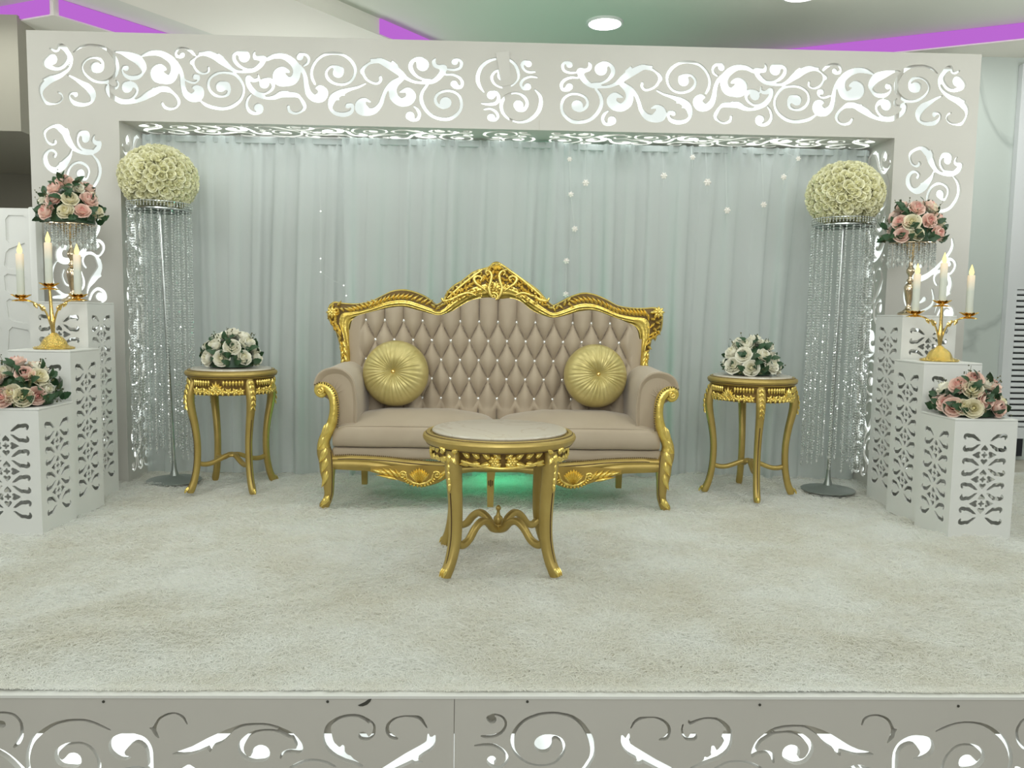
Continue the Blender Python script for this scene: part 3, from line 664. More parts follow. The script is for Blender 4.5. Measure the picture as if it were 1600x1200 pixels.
J6 = [
 [(105,680,16),(120,620,26),(160,540,28),(220,480,26),(300,410,18),(400,375,16),(500,362,14),(640,365,14),(720,390,25),(820,440,42),(900,500,62),(980,550,64),(1090,600,46),(1200,640,38),(1290,650,30),(1365,660,8)], [(1018,672,8),(990,620,35)],
 [(108,670,20),(180,640,20),(260,635,20),(310,670,20),(325,745,12)],
 [(220,500,18),(310,445,16),(420,425,14),(540,430,20),(640,480,24),(710,560,26),(710,640,26),(650,720,28),(560,730,42),(505,660,90),(508,645,98)],
 [(1243,355,10),(1270,290,14),(1340,255,12),(1430,255,12),(1510,290,14),(1550,350,14),(1570,420,22),(1555,480,25),(1508,542,6)], [(1610,398,8),(1575,420,20)],
 [(1080,815,14),(1200,780,18),(1330,810,14)], [(1200,900,112)]]
J7 = [
 [(448,702,8),(520,692,30),(590,620,70),(575,560,90),(510,515,62),(420,510,50),(320,560,42),(265,650,36),(255,760,34),(255,900,34)],
 [(680,420,8),(780,375,14),(900,335,12),(1040,325,12),(1180,350,16),(1300,420,22),(1400,520,24),(1455,640,24),(1460,760,24),(1400,900,24),(1250,980,24),(1000,1000,20),(830,940,18),(755,840,18),(760,740,16),(820,640,14),(910,570,16),(1010,555,14),(1110,580,16),(1175,650,20),(1160,720,30),(1100,770,40),(1020,750,82),(1000,740,90)],
 [(1640,270,12),(1580,310,14),(1535,380,16),(1525,450,16),(1545,530,16),(1600,600,16),(1660,640,12)], [(1520,800,24),(1590,830,24)]]
st = []
for s_, o_, sc in ((J1, (0, 1080), 20/3), (J2, (220, 1080), 20/3), (J3, (440, 1080), 1600/280), (J4, (700, 1080), 1600/260), (J5, (940, 1080), 20/3), (J6, (1160, 1080), 20/3), (J7, (1360, 1080), 20/3)):
    st += conv(s_, o_, sc, YE)
hs = outlines(st, 0.003, 0.0005)
seam = atY(709.5, 1150, YE)[0]; SX0, SX1 = -4.2, 4.2
def inside(h, x0, x1): return h[:, 0].min() > x0+0.002 and h[:, 0].max() < x1-0.002
for (x0, x1) in ((SX0, seam-0.0008), (seam+0.0008, SX1)):
    me = board_mesh('front_panel', [rect(x0, -0.43, x1, -0.006)]+[h for h in hs if inside(h, x0, x1)], 0.015, mat_xz(YE+0.0075))
    me.transform(Matrix.Translation(-parent_loc(stage))); link('front_panel', me, stage, 'white')
b = MB(); b.box((SX0, YE-0.002, -0.006), (SX1, YE+0.05, 0.0005)); b.build('edge_strip', 'plinth', stage, smooth=False)
b = MB(); b.box((SX0, YE+0.051, -0.12), (SX1, YW-0.002, -0.030)); b.build('deck', 'raw', stage, smooth=False)
b = MB(); b.box((SX0, YE+0.016, -0.043), (SX1, YE+0.05, -0.005)); tag(b.build('top_rail', 'white', stage, smooth=False), 'plain rail behind the cut-outs')
b = MB(); b.add([[SX0, YE+0.075, -0.43], [SX1, YE+0.075, -0.43], [SX1, YE+0.075, -0.125], [SX0, YE+0.075, -0.125]], [(0, 1, 2, 3)]); tag(b.build('light_sheet', 'led', stage), 'glowing backlight sheet')
b = MB()
for px, py in ((162, 1096), (512, 1096), (824, 1096), (1187, 1101), (1497, 1103)):
    p = atY(px, py, YE); b.lathe([(0.0004, 0), (0.0032, 0.0004), (0.0034, 0.0015)], 10, (0, 0, 0)); b.v[-1] = b.v[-1][:, [0, 2, 1]]*np.array([1, -1, 1])+np.array([p[0], YE-0.0002, p[2]])
tag(b.build('screw_head', 'chip', stage), kind='stuff')
p = atY(570, 1098, YE); b = MB(); n_ = 10
o_ = [(-0.016, -0.006), (-0.008, -0.002), (0.000, 0.002), (0.008, 0.008), (0.016, 0.010), (0.013, 0.003), (0.006, -0.004), (-0.004, -0.008), (-0.011, -0.008)]
b.add([[p[0]+x, YE-0.0015, p[2]+z] for x, z in o_]+[[p[0]+x, YE, p[2]+z] for x, z in o_], [tuple(range(len(o_))), tuple(range(2*len(o_)-1, len(o_)-1, -1))]+[(i, (i+1) % len(o_), len(o_)+(i+1) % len(o_), len(o_)+i) for i in range(len(o_))])
b.build('paint_chip', 'chip', stage, smooth=False)

# fur carpet: soft uneven base and a pile of strands
def bump_field(x, y):
    v = np.zeros_like(x)
    for i, (k_, a_) in enumerate(((1.7, .012), (3.9, .013), (8.5, .010), (17., .004))):
        q = np.random.default_rng(40+i)
        for _ in range(4):
            th = q.uniform(0, pi); ph = q.uniform(0, 6.28); kk_ = k_*q.uniform(.7, 1.3)
            v += a_*0.5*np.sin(kk_*(x*cos(th)+y*sin(th))*2+ph)
    return v
m, nt, bs = new_mat('cream_fur'); L = nt.links.new
bs.inputs['Roughness'].default_value = 0.9; bs.inputs['Specular IOR Level'].default_value = 0.1
tc = nt.nodes.new('ShaderNodeTexCoord'); nz = nt.nodes.new('ShaderNodeTexNoise'); nz.inputs['Scale'].default_value = 2.2; nz.inputs['Detail'].default_value = 6; nz.inputs['Roughness'].default_value = 0.65
L(tc.outputs['Object'], nz.inputs['Vector']); rp = nt.nodes.new('ShaderNodeValToRGB')
rp.color_ramp.elements[0].position = 0.34; rp.color_ramp.elements[0].color = (0.80, 0.785, 0.72, 1); rp.color_ramp.elements[1].position = 0.60; rp.color_ramp.elements[1].color = (0.87, 0.875, 0.85, 1)
L(nz.outputs['Fac'], rp.inputs['Fac']); d1 = nt.nodes.new('ShaderNodeBsdfDiffuse'); t1 = nt.nodes.new('ShaderNodeBsdfTranslucent'); x1 = nt.nodes.new('ShaderNodeMixShader'); x1.inputs[0].default_value = 0.40
for n_ in (d1, t1): L(rp.outputs['Color'], n_.inputs[0])
L(d1.outputs[0], x1.inputs[1]); L(t1.outputs[0], x1.inputs[2]); L(x1.outputs[0], nt.nodes['Material Output'].inputs['Surface']); nt.nodes.remove(bs); M['fur'] = m
CY0, CY1 = YE+0.022, 4.75
carpet = empty('fur_carpet', (0.1, CY0, 0), 'cream long-pile fur carpet covering the whole stage floor', 'carpet')
gx = np.linspace(SX0, SX1, 281); gy = np.linspace(CY0, CY1, 101); X_, Y_ = np.meshgrid(gx, gy, indexing='ij')
Z_ = -0.022+np.maximum(0, bump_field(X_, Y_)+0.008)*0.8*np.clip((Y_-CY0)/0.25, 0.15, 1)+0.024*np.clip(1-(Y_-CY0)/0.12, 0, 1)
b = MB(); b.grid(np.stack([X_, Y_, Z_], 2)); b.box((SX0, CY0+0.02, -0.0295), (SX1, CY1, -0.024)); b.build('backing', 'fur', carpet)
NH = 250000
u = rng.random(NH); yy = CY0+(CY1-0.05-CY0)*u**1.7; half = 0.35+yy*0.78
xx = np.clip((rng.random(NH)*2-1)*half+yy*0.03, SX0+.01, SX1-.01); yy[:5000] = CY0+rng.random(5000)*0.015; xx[:5000] = (rng.random(5000)*2-1)*1.5
zz = -0.024+np.maximum(0, bump_field(xx, yy)+0.008)*0.8*np.clip((yy-CY0)/0.25, 0.15, 1)+0.025*np.clip(1-(yy-CY0)/0.12, 0, 1)
fld = bump_field(xx*0.7+5, yy*0.7)*90; ang = fld+rng.normal(0, 1.3, NH); ln = rng.uniform(0.014, 0.042, NH)*np.clip(0.55+(yy-CY0)/0.3, 0.55, 1)
dirx, diry = np.cos(ang), np.sin(ang); PT = np.zeros((NH, 4, 3))
for k_, (h_, l_) in enumerate(((0, 0), (0.26, 0.25), (0.38, 0.60), (0.36, 1.0))):
    PT[:, k_, 0] = xx+dirx*ln*l_*0.85; PT[:, k_, 1] = np.maximum(yy+diry*ln*l_*0.85, CY0-0.022); PT[:, k_, 2] = zz+ln*h_*(1-0.3*l_)
hc = bpy.data.hair_curves.new('pile'); hc.add_curves([4]*NH); hc.position_data.foreach_set('vector', (PT-np.array(parent_loc(carpet))).astype(np.float32).ravel())
ra = hc.attributes.new('radius', 'FLOAT', 'POINT'); ra.data.foreach_set('value', np.tile(np.array([0.0011, 0.0010, 0.0008, 0.0003], np.float32), NH))
hc.materials.append(M['fur']); o = bpy.data.objects.new('pile', hc); COL.objects.link(o); o.parent = carpet; tag(o, kind='stuff')

# ------------------------------------------------------------------ curtains
def curtain(x0, x1, y, seed, label, zt=ZIN-0.012, lean=0.0):
    q = np.random.default_rng(seed); nx = int((x1-x0)/0.006)+1; nz = 46
    t_ = np.linspace(0, 1, nx); xs = x0+(x1-x0)*t_; zs = np.r_[np.linspace(-0.012, zt-0.14, nz-9), np.linspace(zt-0.12, zt, 9)]
    ph = np.cumsum(q.uniform(0.5, 1.7, nx)); ph = np.convolve(ph, np.ones(25)/25, 'same'); k = np.cumsum(np.interp(np.linspace(0, 1, nx), np.linspace(0, 1, 26), q.uniform(26, 62, 26)))*0.006
    amp = np.interp(t_, np.linspace(0, 1, 31), q.uniform(0.25, 1.0, 31)); k2 = np.cumsum(np.interp(t_, np.linspace(0, 1, 18), q.uniform(9, 30, 18)))*0.006
    P = np.zeros((nz, nx, 3)); dr = np.interp(t_, np.linspace(0, 1, 9), q.uniform(-0.05, 0.05, 9))
    for i, z in enumerate(zs):
        h = (zt-z)/zt; a_ = 0.014+0.022*min(1, h*1.5); top = min(1, (zt-z)/0.10)
        s1 = np.sin(k*(1+0.03*np.sin(2.2*h))+0.5*h+q.normal(0, .003)); f1 = (np.abs(s1)**0.55)*np.sign(s1)
        yy_ = y-a_*amp*f1*(0.25+0.75*top)-0.012*np.sin(k2+0.8*h)-(0.016*np.sin(k*2.6)*(1-top))
        P[i, :, 0] = xs+dr*h+lean*h; P[i, :, 1] = yy_; P[i, :, 2] = z
    e = empty('sheer_curtain', ((x0+x1)/2, y, 0), label, 'curtain', 'sheer white curtains behind the sofa')
    b = MB(); b.grid(P); b.build('fabric', 'curtain', e, angle=80)
    b = MB(); b.rbox((x0, y-0.004, zt-0.034), (x1, y+0.02, zt), 0.003, 1); b.build('header_tape', 'curtain', e)
xa = [atY(px, 400, 4.46)[0] for px in (200, 545, 868, 1395)]
curtain(IX0+0.01, xa[1]+0.03, 4.470, 1, 'sheer white curtain hanging behind the left side table')
curtain(xa[1]-0.03, xa[2]+0.03, 4.440, 2, 'sheer white curtain hanging behind the middle of the sofa')
curtain(xa[2]-0.02, IX1-0.01, 4.470, 3, 'sheer white curtain with small fabric flowers behind the right side table')
r_ = empty('curtain_rail', (0.1, 4.51, ZIN-0.02), 'thin white rail along the top of the curtains under the arch', 'rail')
b = MB(); b.sweep([[IX0+0.002, 4.512, ZIN-0.02], [IX1-0.002, 4.512, ZIN-0.02]], 0.010, 10); b.build('rod', 'plinth', r_)
for x in (IX0+0.006, IX1-0.006):
    b = MB(); b.rbox((x-0.006, 4.50, ZIN-0.034), (x+0.006, 4.524, ZIN-0.006), 0.002, 1); b.build('end_bracket', 'chrome', r_)

# flower threads on the right-hand curtain
def petal_flower(b, c, r, rot):
    for i in range(6):
        a = i*pi/3+rot; d = np.array([cos(a), -0.25, sin(a)]); b.leaf(vec(c)-d*r*0.05, d, (0, -1, 0), r, r*0.9, r*0.35, nu=4, nv=4)
    b.ball(vec(c)+(0, -r*0.3, 0), r*0.32, 6, 4)
def thread(px, flowers, label):
    Y = 4.395; top = atY(px, 226, Y); t = empty('flower_thread', (top[0], Y, ZIN-0.04), label, 'garland', 'flower threads hanging on the right-hand curtain')
    pts = [[top[0], Y+0.03, ZIN-0.03]]+[list(atY(x, y, Y)) for x, y, r in flowers]; pts.append([pts[-1][0], Y, pts[-1][2]-0.06])
    b = MB(); b.sweep(pts, 0.0011, 5); b.build('thread', 'wire', t)
    for i, (x, y, r) in enumerate(flowers):
        b = MB(); petal_flower(b, atY(x, y, Y-0.006), r, i*0.4); b.build('flower', 'fabricflower', t)
thread(890, [(890, 249, .016), (892, 304, .018), (898, 358, .020), (885, 408, .020), (884, 460, .020)], 'thread with five small fabric flowers, the first to the right of the sofa crest')
thread(915, [(915, 286, .022)], 'short thread with one white flower beside the long five-flower thread')
thread(1037, [(1037, 275, .022)], 'thread with one curled fabric flower above the right arm of the sofa')
thread(1082, [(1082, 246, .018)], 'very short thread with one flower just below the curtain top')
thread(1105, [(1105, 285, .024)], 'thread with the largest pinkish fabric flower on the curtain')
thread(1136, [(1136, 329, .022)], 'long thread with one white fabric flower above the right side table')
thread(1193, [(1193, 320, .020)], 'long thread with one fabric flower halfway between side table and flower ball')
thread(1224, [(1247, 248, .016), (1224, 277, .020)], 'thread with two fabric flowers close to the right flower ball')
fl = empty('fairy_light_string', tuple(atY(500, 300, 4.40)), 'fine string of tiny fairy lights hanging on the curtain left of the sofa', 'fairy lights')
pts = [atY(x, y, 4.395) for x, y in ((497, 230), (501, 330), (501, 404), (501, 425), (520, 438), (537, 446), (541, 462))]
b = MB(); b.sweep(pts, 0.0008, 5); b.build('wire', 'wire', fl)
M['bulb'] = glow('tiny_bulb', (1, 1, 0.95), 4.0)
for x, y in ((501, 404), (501, 425), (537, 446), (541, 462), (501, 330)):
    b = MB(); b.ball(atY(x, y, 4.392), 0.0035, 6, 4); b.build('bulb', 'bulb', fl)

# ------------------------------------------------------------------ sofa
SXC = 0.040                                   # its middle
YS, YBK = 3.665, 4.10                         # front face, back frame
sofa = empty('settee', (SXC, 3.9, 0), 'carved gilded settee with buttoned beige velvet back in the middle of the stage', 'sofa')
def pl(pts, Y): return np.array([atY(x, y, Y) for x, y in pts])
OUT = [(534,569),(533,547),(529,530),(524,515),(519,507),(513,497),(513,486),(516,476),(524,471),(536,473),(560,474),(580,470),(597,462),(614,454),(632,452),(647,455),(662,461),(673,468),(681,475),(691,470),(697,458),(708,446),(723,437),(740,424),(762,417),(769,411),(777,409),(785,413),(797,421),(809,430),(825,441),(840,452),(850,463),(863,476),(874,472),(891,463),(911,457),(930,460),(950,469),(965,477),(987,480.5),(1006,481),(1023,480),(1032,484),(1035,495),(1033,514),(1028,523),(1019,528),(1015,543),(1011,558),(1010,575)]
INN = [(552,573),(551,545),(549.5,525),(550,510),(555,501),(567,495),(588,490),(610,485),(632,483),(653,488),(675,494),(688,496),(705,491),(723,480),(740,472),(762,469),(783,471),(798,470),(813,475),(828,487),(844,495),(863,500),(887,495),(904,490),(926,489),(950,497),(971,505),(986,511),(993,519),(996,530),(997,545),(996,578)]
def crestpair(n=240):
    # match the two outlines by walking both in step with a few shared stations
    ko = [0, 3, 6, 9, 12, 15, 18, 20, 23, 26, 29, 31, 33, 36, 39, 42, 44, 47, 50]
    po = pl(OUT, YBK); pi_ = pl(INN, YBK)
    st_i = [0, 2, 3, 4, 6, 8, 11, 12, 13.6, 15.7, 18, 19.3, 21, 23, 25.5, 27, 28, 30, 31]
    def seg(P, a, b, m):
        t_ = np.linspace(a, b, m); i = np.clip(t_.astype(int), 0, len(P)-2); f = (t_-i)[:, None]; return P[i]*(1-f)+P[i+1]*f
    O_, I_ = [], []
    for k in range(len(ko)-1):
        m = 14; O_.append(seg(crs_o, ko[k]*8, ko[k+1]*8, m)[:-1]); I_.append(seg(crs_i, st_i[k]*8, st_i[k+1]*8, m)[:-1])
    return np.vstack(O_), np.vstack(I_)
def smooth8(P):
    Q = np.vstack([2*P[0]-P[1], P, 2*P[-1]-P[-2]]); o = []
    for i in range(1, len(Q)-2):
        t = np.linspace(0, 1, 8, endpoint=False)[:, None]; p0, p1, p2, p3 = Q[i-1:i+3]
        o.append(0.5*((2*p1)+(-p0+p2)*t+(2*p0-5*p1+4*p2-p3)*t*t+(-p0+3*p1-3*p2+p3)*t**3))
    o.append(P[-1:]); return np.vstack(o)
crs_o, crs_i = smooth8(pl(OUT, YBK)), smooth8(pl(INN, YBK))
CO, CI = crestpair()
NC = len(CO)
def prof(w):          # how far the frame stands forward across its width (0 inner edge .. 1 outer edge)
    e = min(1, w/0.06, (1-w)/0.06)
    ridge = 0.005*abs(sin(pi*w/0.125)) if w < 0.42 else -0.002
    return 0.018+0.026*sin(pi*min(1, w*0.9+0.05))*e**0.5+ridge*e
b = MB(); nw = 26; P = np.zeros((NC, nw+4, 3))
for i in range(NC):
    for j in range(nw+1):
        w = j/nw; p = CI[i]*(1-w)+CO[i]*w; P[i, j] = p-np.array([0, prof(w), 0])
    P[i, nw+1] = CO[i]+(0, 0.02, 0); P[i, nw+2] = CI[i]+(0, 0.02, 0); P[i, nw+3] = CI[i]
b.grid(P, closed_v=True, flip=True)
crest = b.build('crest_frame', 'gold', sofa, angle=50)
def cp(i, w, lift=0.0):
    i = min(max(i, 0), NC-1.001); k = int(i); f = i-k
    o_ = CO[k]*(1-f)+CO[k+1]*f; n_ = CI[k]*(1-f)+CI[k+1]*f; return n_*(1-w)+o_*w-np.array([0, prof(w)+lift, 0])
carv, grd = MB(), MB()
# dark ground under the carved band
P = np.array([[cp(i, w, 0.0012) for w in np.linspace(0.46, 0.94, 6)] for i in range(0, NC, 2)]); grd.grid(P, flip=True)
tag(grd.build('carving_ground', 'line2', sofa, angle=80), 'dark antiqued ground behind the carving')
b = MB()
for w_ in (0.125, 0.25, 0.375): b.sweep([cp(i, w_, -0.0008) for i in range(2, NC-2, 2)], 0.0019, 5)
b.sweep([cp(i, 0.0, 0.003) for i in range(2, NC-2, 2)], 0.0022, 5)
tag(b.build('dark_groove', 'line', sofa), kind='stuff')
def tangent(i, w): return nrm(cp(i+1, w)-cp(i-1, w))
def across(i): return nrm(cp(i, 0.95)-cp(i, 0.45))
rc = random.Random(5)
def band(i0, i1, kind):
    L_ = np.linalg.norm(cp(i1, .7)-cp(i0, .7)); 
    if kind == 'rope':
        n_ = max(3, int(L_/0.020))
        for k in range(n_):
            i = i0+(i1-i0)*(k+.5)/n_; wd = np.linalg.norm(cp(i, .97)-cp(i, .5)); a = nrm(across(i)*0.75+tangent(i, .7)*0.75*np.sign(i1-i0))
            carv.leaf(cp(i, 0.50, 0.003)-tangent(i, .7)*np.sign(i1-i0)*wd*0.30, a, (0, -1, 0), min(wd*1.25, 0.052), 0.0175, 0.020, curl=0.15, nu=5, nv=4)
    else:
        n_ = max(2, int(L_/0.019)); sg = np.sign(i1-i0)
        for k in range(n_):
            i = i0+(i1-i0)*(k+.3)/n_; wd = np.linalg.norm(cp(i, .97)-cp(i, .5)); rows = max(1, int(wd/0.024))
            for r_i in range(rows):
                w = 0.52+0.42*(r_i+0.5)/rows; sd = 1 if (r_i+k) % 2 else -1
                a = nrm(tangent(i, w)*sg+across(i)*sd*rc.uniform(.4, .9))
                carv.leaf(cp(i, w, 0.003)-a*0.010, a, (0, -1, 0), rc.uniform(.028, .038), 0.017, 0.020, curl=0.25*sd, nu=5, nv=4)
            if k % 2 == 0: carv.ball(cp(i, rc.uniform(.55, .9), 0.006), rc.uniform(.0045, .0065), 7, 5)
SEG = 13
st = [k*SEG for k in range(19)]
band(st[2], st[0]+2, 'leaf'); band(st[2], st[3], 'leaf'); band(st[4], st[3], 'rope'); band(st[4]-4, st[5]+8, 'rope'); band(st[7], st[5]+8, 'leaf')
band(st[7], st[9], 'leaf'); band(st[12], st[9], 'leaf'); band(st[12], st[13]-4, 'leaf'); band(st[15], st[13]-4, 'rope'); band(st[15], st[16], 'leaf'); band(st[16], st[18]-2, 'leaf')
X1, Z1 = np.array([1.0, 0, 0]), np.array([0, 0, 1.0])
def fp(x, y, lift): return atY(x, y, YBK)-np.array([0, lift, 0])
def stroke(mbx, pts, r, lift, Y=YBK, n=7):
    q = crom([(x, y, rr) for x, y, rr in pts], 1.5); mbx.sweep([atY(x, y, Y)-np.array([0, lift, 0]) for x, y, rr in q], [max(.0012, rr*r) for x, y, rr in q], n)
for sgn, cx0 in ((-1, 774), (1, 774)):
    q = lambda d: cx0+sgn*d
    stroke(carv, [(q(3), 468, .6), (q(8), 460, 1), (q(10), 450, 1), (q(7), 440, 1), (q(6), 430, .9), (q(11), 424, .7), (q(15), 427, .5), (q(12), 431, .4)], 0.0085, 0.060)
    stroke(carv, [(q(14), 455, .4), (q(22), 449, .8), (q(30), 443, 1), (q(33), 436, .9), (q(27), 432, .7), (q(21), 435, .6), (q(23), 440, .5)], 0.0085, 0.056)
    stroke(carv, [(q(30), 462, .5), (q(42), 458, .9), (q(56), 462, 1), (q(70), 469, 1), (q(80), 470, .8), (q(83), 466, .6)], 0.0085, 0.052)
    stroke(carv, [(q(20), 422, .5), (q(34), 432, .9), (q(48), 443, .9), (q(62), 455, .9), (q(74), 466, .6)], 0.0070, 0.050)
    for _ in range(64):
        d = rc.uniform(3, 78); y = 418+d*0.56+rc.uniform(4, max(14, 40-d*.30)); s_ = rc.uniform(0.8, 1.3); a_ = rc.uniform(0, 6.28)
        if rc.random() < .5: carv.leaf(fp(q(d), y, .047), (cos(a_), 0, sin(a_)), (0, -1, 0), .020*s_, .012*s_, .012, nu=4, nv=4)
        else: carv.ball(fp(q(d), y, .052), .0050*s_, 7, 5)
for k in range(9):
    a_ = k*0.70; r_ = 8 if k else 0; carv.ball(fp(774+r_*cos(a_), 448+r_*0.8*sin(a_), .060), .0062, 8, 6)
carv.scroll(fp(772, 464, .060), X1, Z1, 0.022, 0.0055, 1.4, 2.0, -1)
for k in range(7):
    a_ = radians(20+140*k/6); carv.leaf(fp(777, 422, .052), (cos(a_), 0, sin(a_)), (0, -1, 0), .034, .014, .014, nu=5, nv=4)
for sgn, cx0 in ((-1, 525), (1, 1023)):           # corner rosettes and the acanthus down the posts
    c_ = (cx0+sgn*3, 488)
    for k in range(8):
        a_ = k*pi/4; carv.leaf(fp(*c_, .050), (cos(a_), 0, sin(a_)), (0, -1, 0), .032, .020, .012, nu=5, nv=4)
    carv.ball(fp(*c_, .060), .010, 9, 6)
for i0, i1 in ((st[1]-4, st[0]+1), (st[17]+4, st[18]-2)):      # acanthus running down the posts
    for k in range(7):
        i = i0+(i1-i0)*k/6; a_ = nrm(tangent(i, .7)*np.sign(i1-i0)+across(i)*(0.35 if k % 2 else -0.35)); carv.leaf(cp(i, .68 if k % 2 else .55, 0.006), a_, (0, -1, 0), .052, .022, .015, nu=6, nv=4)
tag(carv.build('crest_carving', 'goldc', sofa, angle=70), kind='stuff')

# tufted back
ROWS = [(503, 777, 0), (533, 762.5, 1), (563, 777, 0), (592, 762.5, 1), (622, 777, 0)]
bx0, bx1 = atY(545, 560, YBK)[0], atY(1003, 560, YBK)[0]
def topz(x, C_=crs_i):
    m_ = (C_[:, 2] > atY(777, 530, YBK)[2]); Q = C_[m_]; o_ = np.argsort(Q[:, 0]); return np.interp(x, Q[o_, 0], Q[o_, 2])
zr = [atY(777, r[0], YBK)[2] for r in ROWS]; dz = (zr[0]-zr[-1])/4; bpx = atY(777+28.9, 563, YBK)[0]-atY(777, 563, YBK)[0]; xb0 = atY(777, 563, YBK)[0]
nxg, nzg = 400, 190; xsg = np.linspace(bx0, bx1, nxg); zb = 0.36
def tuft(x, z):
    u = (x-xb0)/(bpx/2); v = (z-zr[0])/dz
    vv = np.minimum(v, 0.0); p, q = (u+vv)/2, (u-vv)/2
    d = np.abs(np.sin(pi*p)*np.sin(pi*q))
    pleat = np.abs(np.sin(pi*u/2))*np.ones_like(v)
    f = np.clip(v/0.45, 0, 1); d = d*(1-f)+pleat*f
    lo = np.clip((v+4.0)/-0.6, 0, 1); d = d*(1-lo)+pleat*lo
    # buttons pull deepest
    return d**0.42
P = np.zeros((nxg, nzg, 3)); tz = topz(xsg)+0.012
for i, x in enumerate(xsg):
    z = np.linspace(zb, tz[i], nzg); edge = np.clip(min(x-bx0, bx1-x)/0.09, 0, 1); h = tuft(np.full(nzg, x), z)
    flat = np.clip(min(x-bx0-0.062, bx1-0.062-x)/0.03, 0, 1); h = h*flat+0.85*(1-flat)
    P[i, :, 0] = x; P[i, :, 2] = z; P[i, :, 1] = YBK-0.008-0.048*h*(0.35+0.65*edge**0.5)-0.022*edge
b = MB(); b.grid(P); b.box((bx0, YBK+0.021, 0.30), (bx1, YBK+0.05, 0.80)); b.build('tufted_back', 'velvet', sofa, angle=75)
b = MB(); P = np.array([[cp(i, w)+np.array([0, 0.065+prof(w), 0]) for w in (0, 1)] for i in range(0, NC, 3)]); b.grid(P); b.build('rear_cover', 'velvet', sofa)
btn = MB(); btn.ball((0, 0, 0), (0.0095, 0.007, 0.0095), 10, 6); bme = None; nb = 0
for k, (ry, rx, off) in enumerate(ROWS):
    for j in range(-9, 10):
        x = xb0+(j+(0.5 if k % 2 else 0))*bpx; z = zr[k]
        if not (bx0+0.085 < x < bx1-0.085) or z > topz(x)-0.02: continue
        if bme is None: o = btn.build('button', 'crystalb' if 'crystalb' in M else 'chrome', sofa, world=False); bme = o.data
        else: o = link('button', bme, sofa)
        o.location = Vector((x, YBK-0.036, z))-sofa.location
def nails(pts3, name, r=0.0042, step=0.0105):
    pts3 = resample(np.asarray(pts3), max(2, int(np.sum(np.linalg.norm(np.diff(pts3, axis=0), axis=1))/step))); b = MB()
    for p in pts3: b.ball(p, r, 6, 4)
    return tag(b.build(name, 'nail', sofa), kind='stuff')
nails([atY(x, y, YBK)-np.array([0, 0.03, 0]) for x, y in ((556, 572), (554.5, 545), (553.5, 525), (554, 512), (559, 505))], 'nail_trim')
nails([atY(x, y, YBK)-np.array([0, 0.03, 0]) for x, y in ((991, 576), (992, 545), (991, 530), (988, 521), (981, 515))], 'nail_trim')

# seat: sprung base, front rail, two cushions
xl, xr = atY(512, 720, YS)[0], atY(1040, 722, YS)[0]
z_rt = atY(777, 716, YS)[2]
b = MB(); b.rbox((xl+0.015, YS+0.012, 0.215), (xr-0.015, YBK-0.02, 0.272), 0.016, 3); b.build('seat_base', 'velvet', sofa)
RB = [(518,733),(545,734.5),(575,736),(590,740),(605,745),(620,749.5),(635,755),(648,759.5),(660,761.5),(672,759),(684,755),(697,748),(712,741),(740,737.5),(777,738)]
RT = [(518,713),(545,712),(575,713),(605,715),(640,719),(680,722.5),(720,724),(777,724)]
rb = pl(RB, YS); rt = pl(RT, YS); rb[:, 0] -= SXC; rt[:, 0] -= SXC
def sym(P):
    Q = P[::-1].copy(); Q[:, 0] *= -1; return np.vstack([P, Q])
rb, rt = sym(rb), sym(rt); xs_ = np.linspace(rb[0, 0], -rb[0, 0], 150)
zb_ = np.interp(xs_, rb[:, 0], rb[:, 2]); zt_ = np.interp(xs_, rt[:, 0], rt[:, 2])
b = MB(); P = np.zeros((150, 14, 3)); pr = [0.0, .006, .012, .012, .008, .012, .014, .014, .012, .008, .004, 0.0]
for i in range(150):
    for j in range(12):
        w = j/11; P[i, j] = (xs_[i]+SXC, YS-pr[j], zt_[i]*(1-w)+zb_[i]*w)
    P[i, 12] = (xs_[i]+SXC, YS+0.028, zb_[i]); P[i, 13] = (xs_[i]+SXC, YS+0.028, zt_[i])
b.grid(P, closed_v=True); k_ = b.n-150*14
b.f.append(tuple(k_+j for j in range(14))[::-1]); b.f.append(tuple(k_+149*14+j for j in range(14))); b.build('front_rail', 'goldp', sofa, angle=45)
b = MB(); b.sweep([(x+SXC, YS-0.0125, z-0.012) for x, z in zip(xs_[3:-3:3], zt_[3:-3:3])], 0.0022, 5); b.build('dark_groove', 'line', sofa)
nails([(x+SXC, YS-0.006, z+0.006) for x, z in zip(xs_[2:-2], zt_[2:-2])], 'nail_trim', 0.0038, 0.009)
ap = MB()
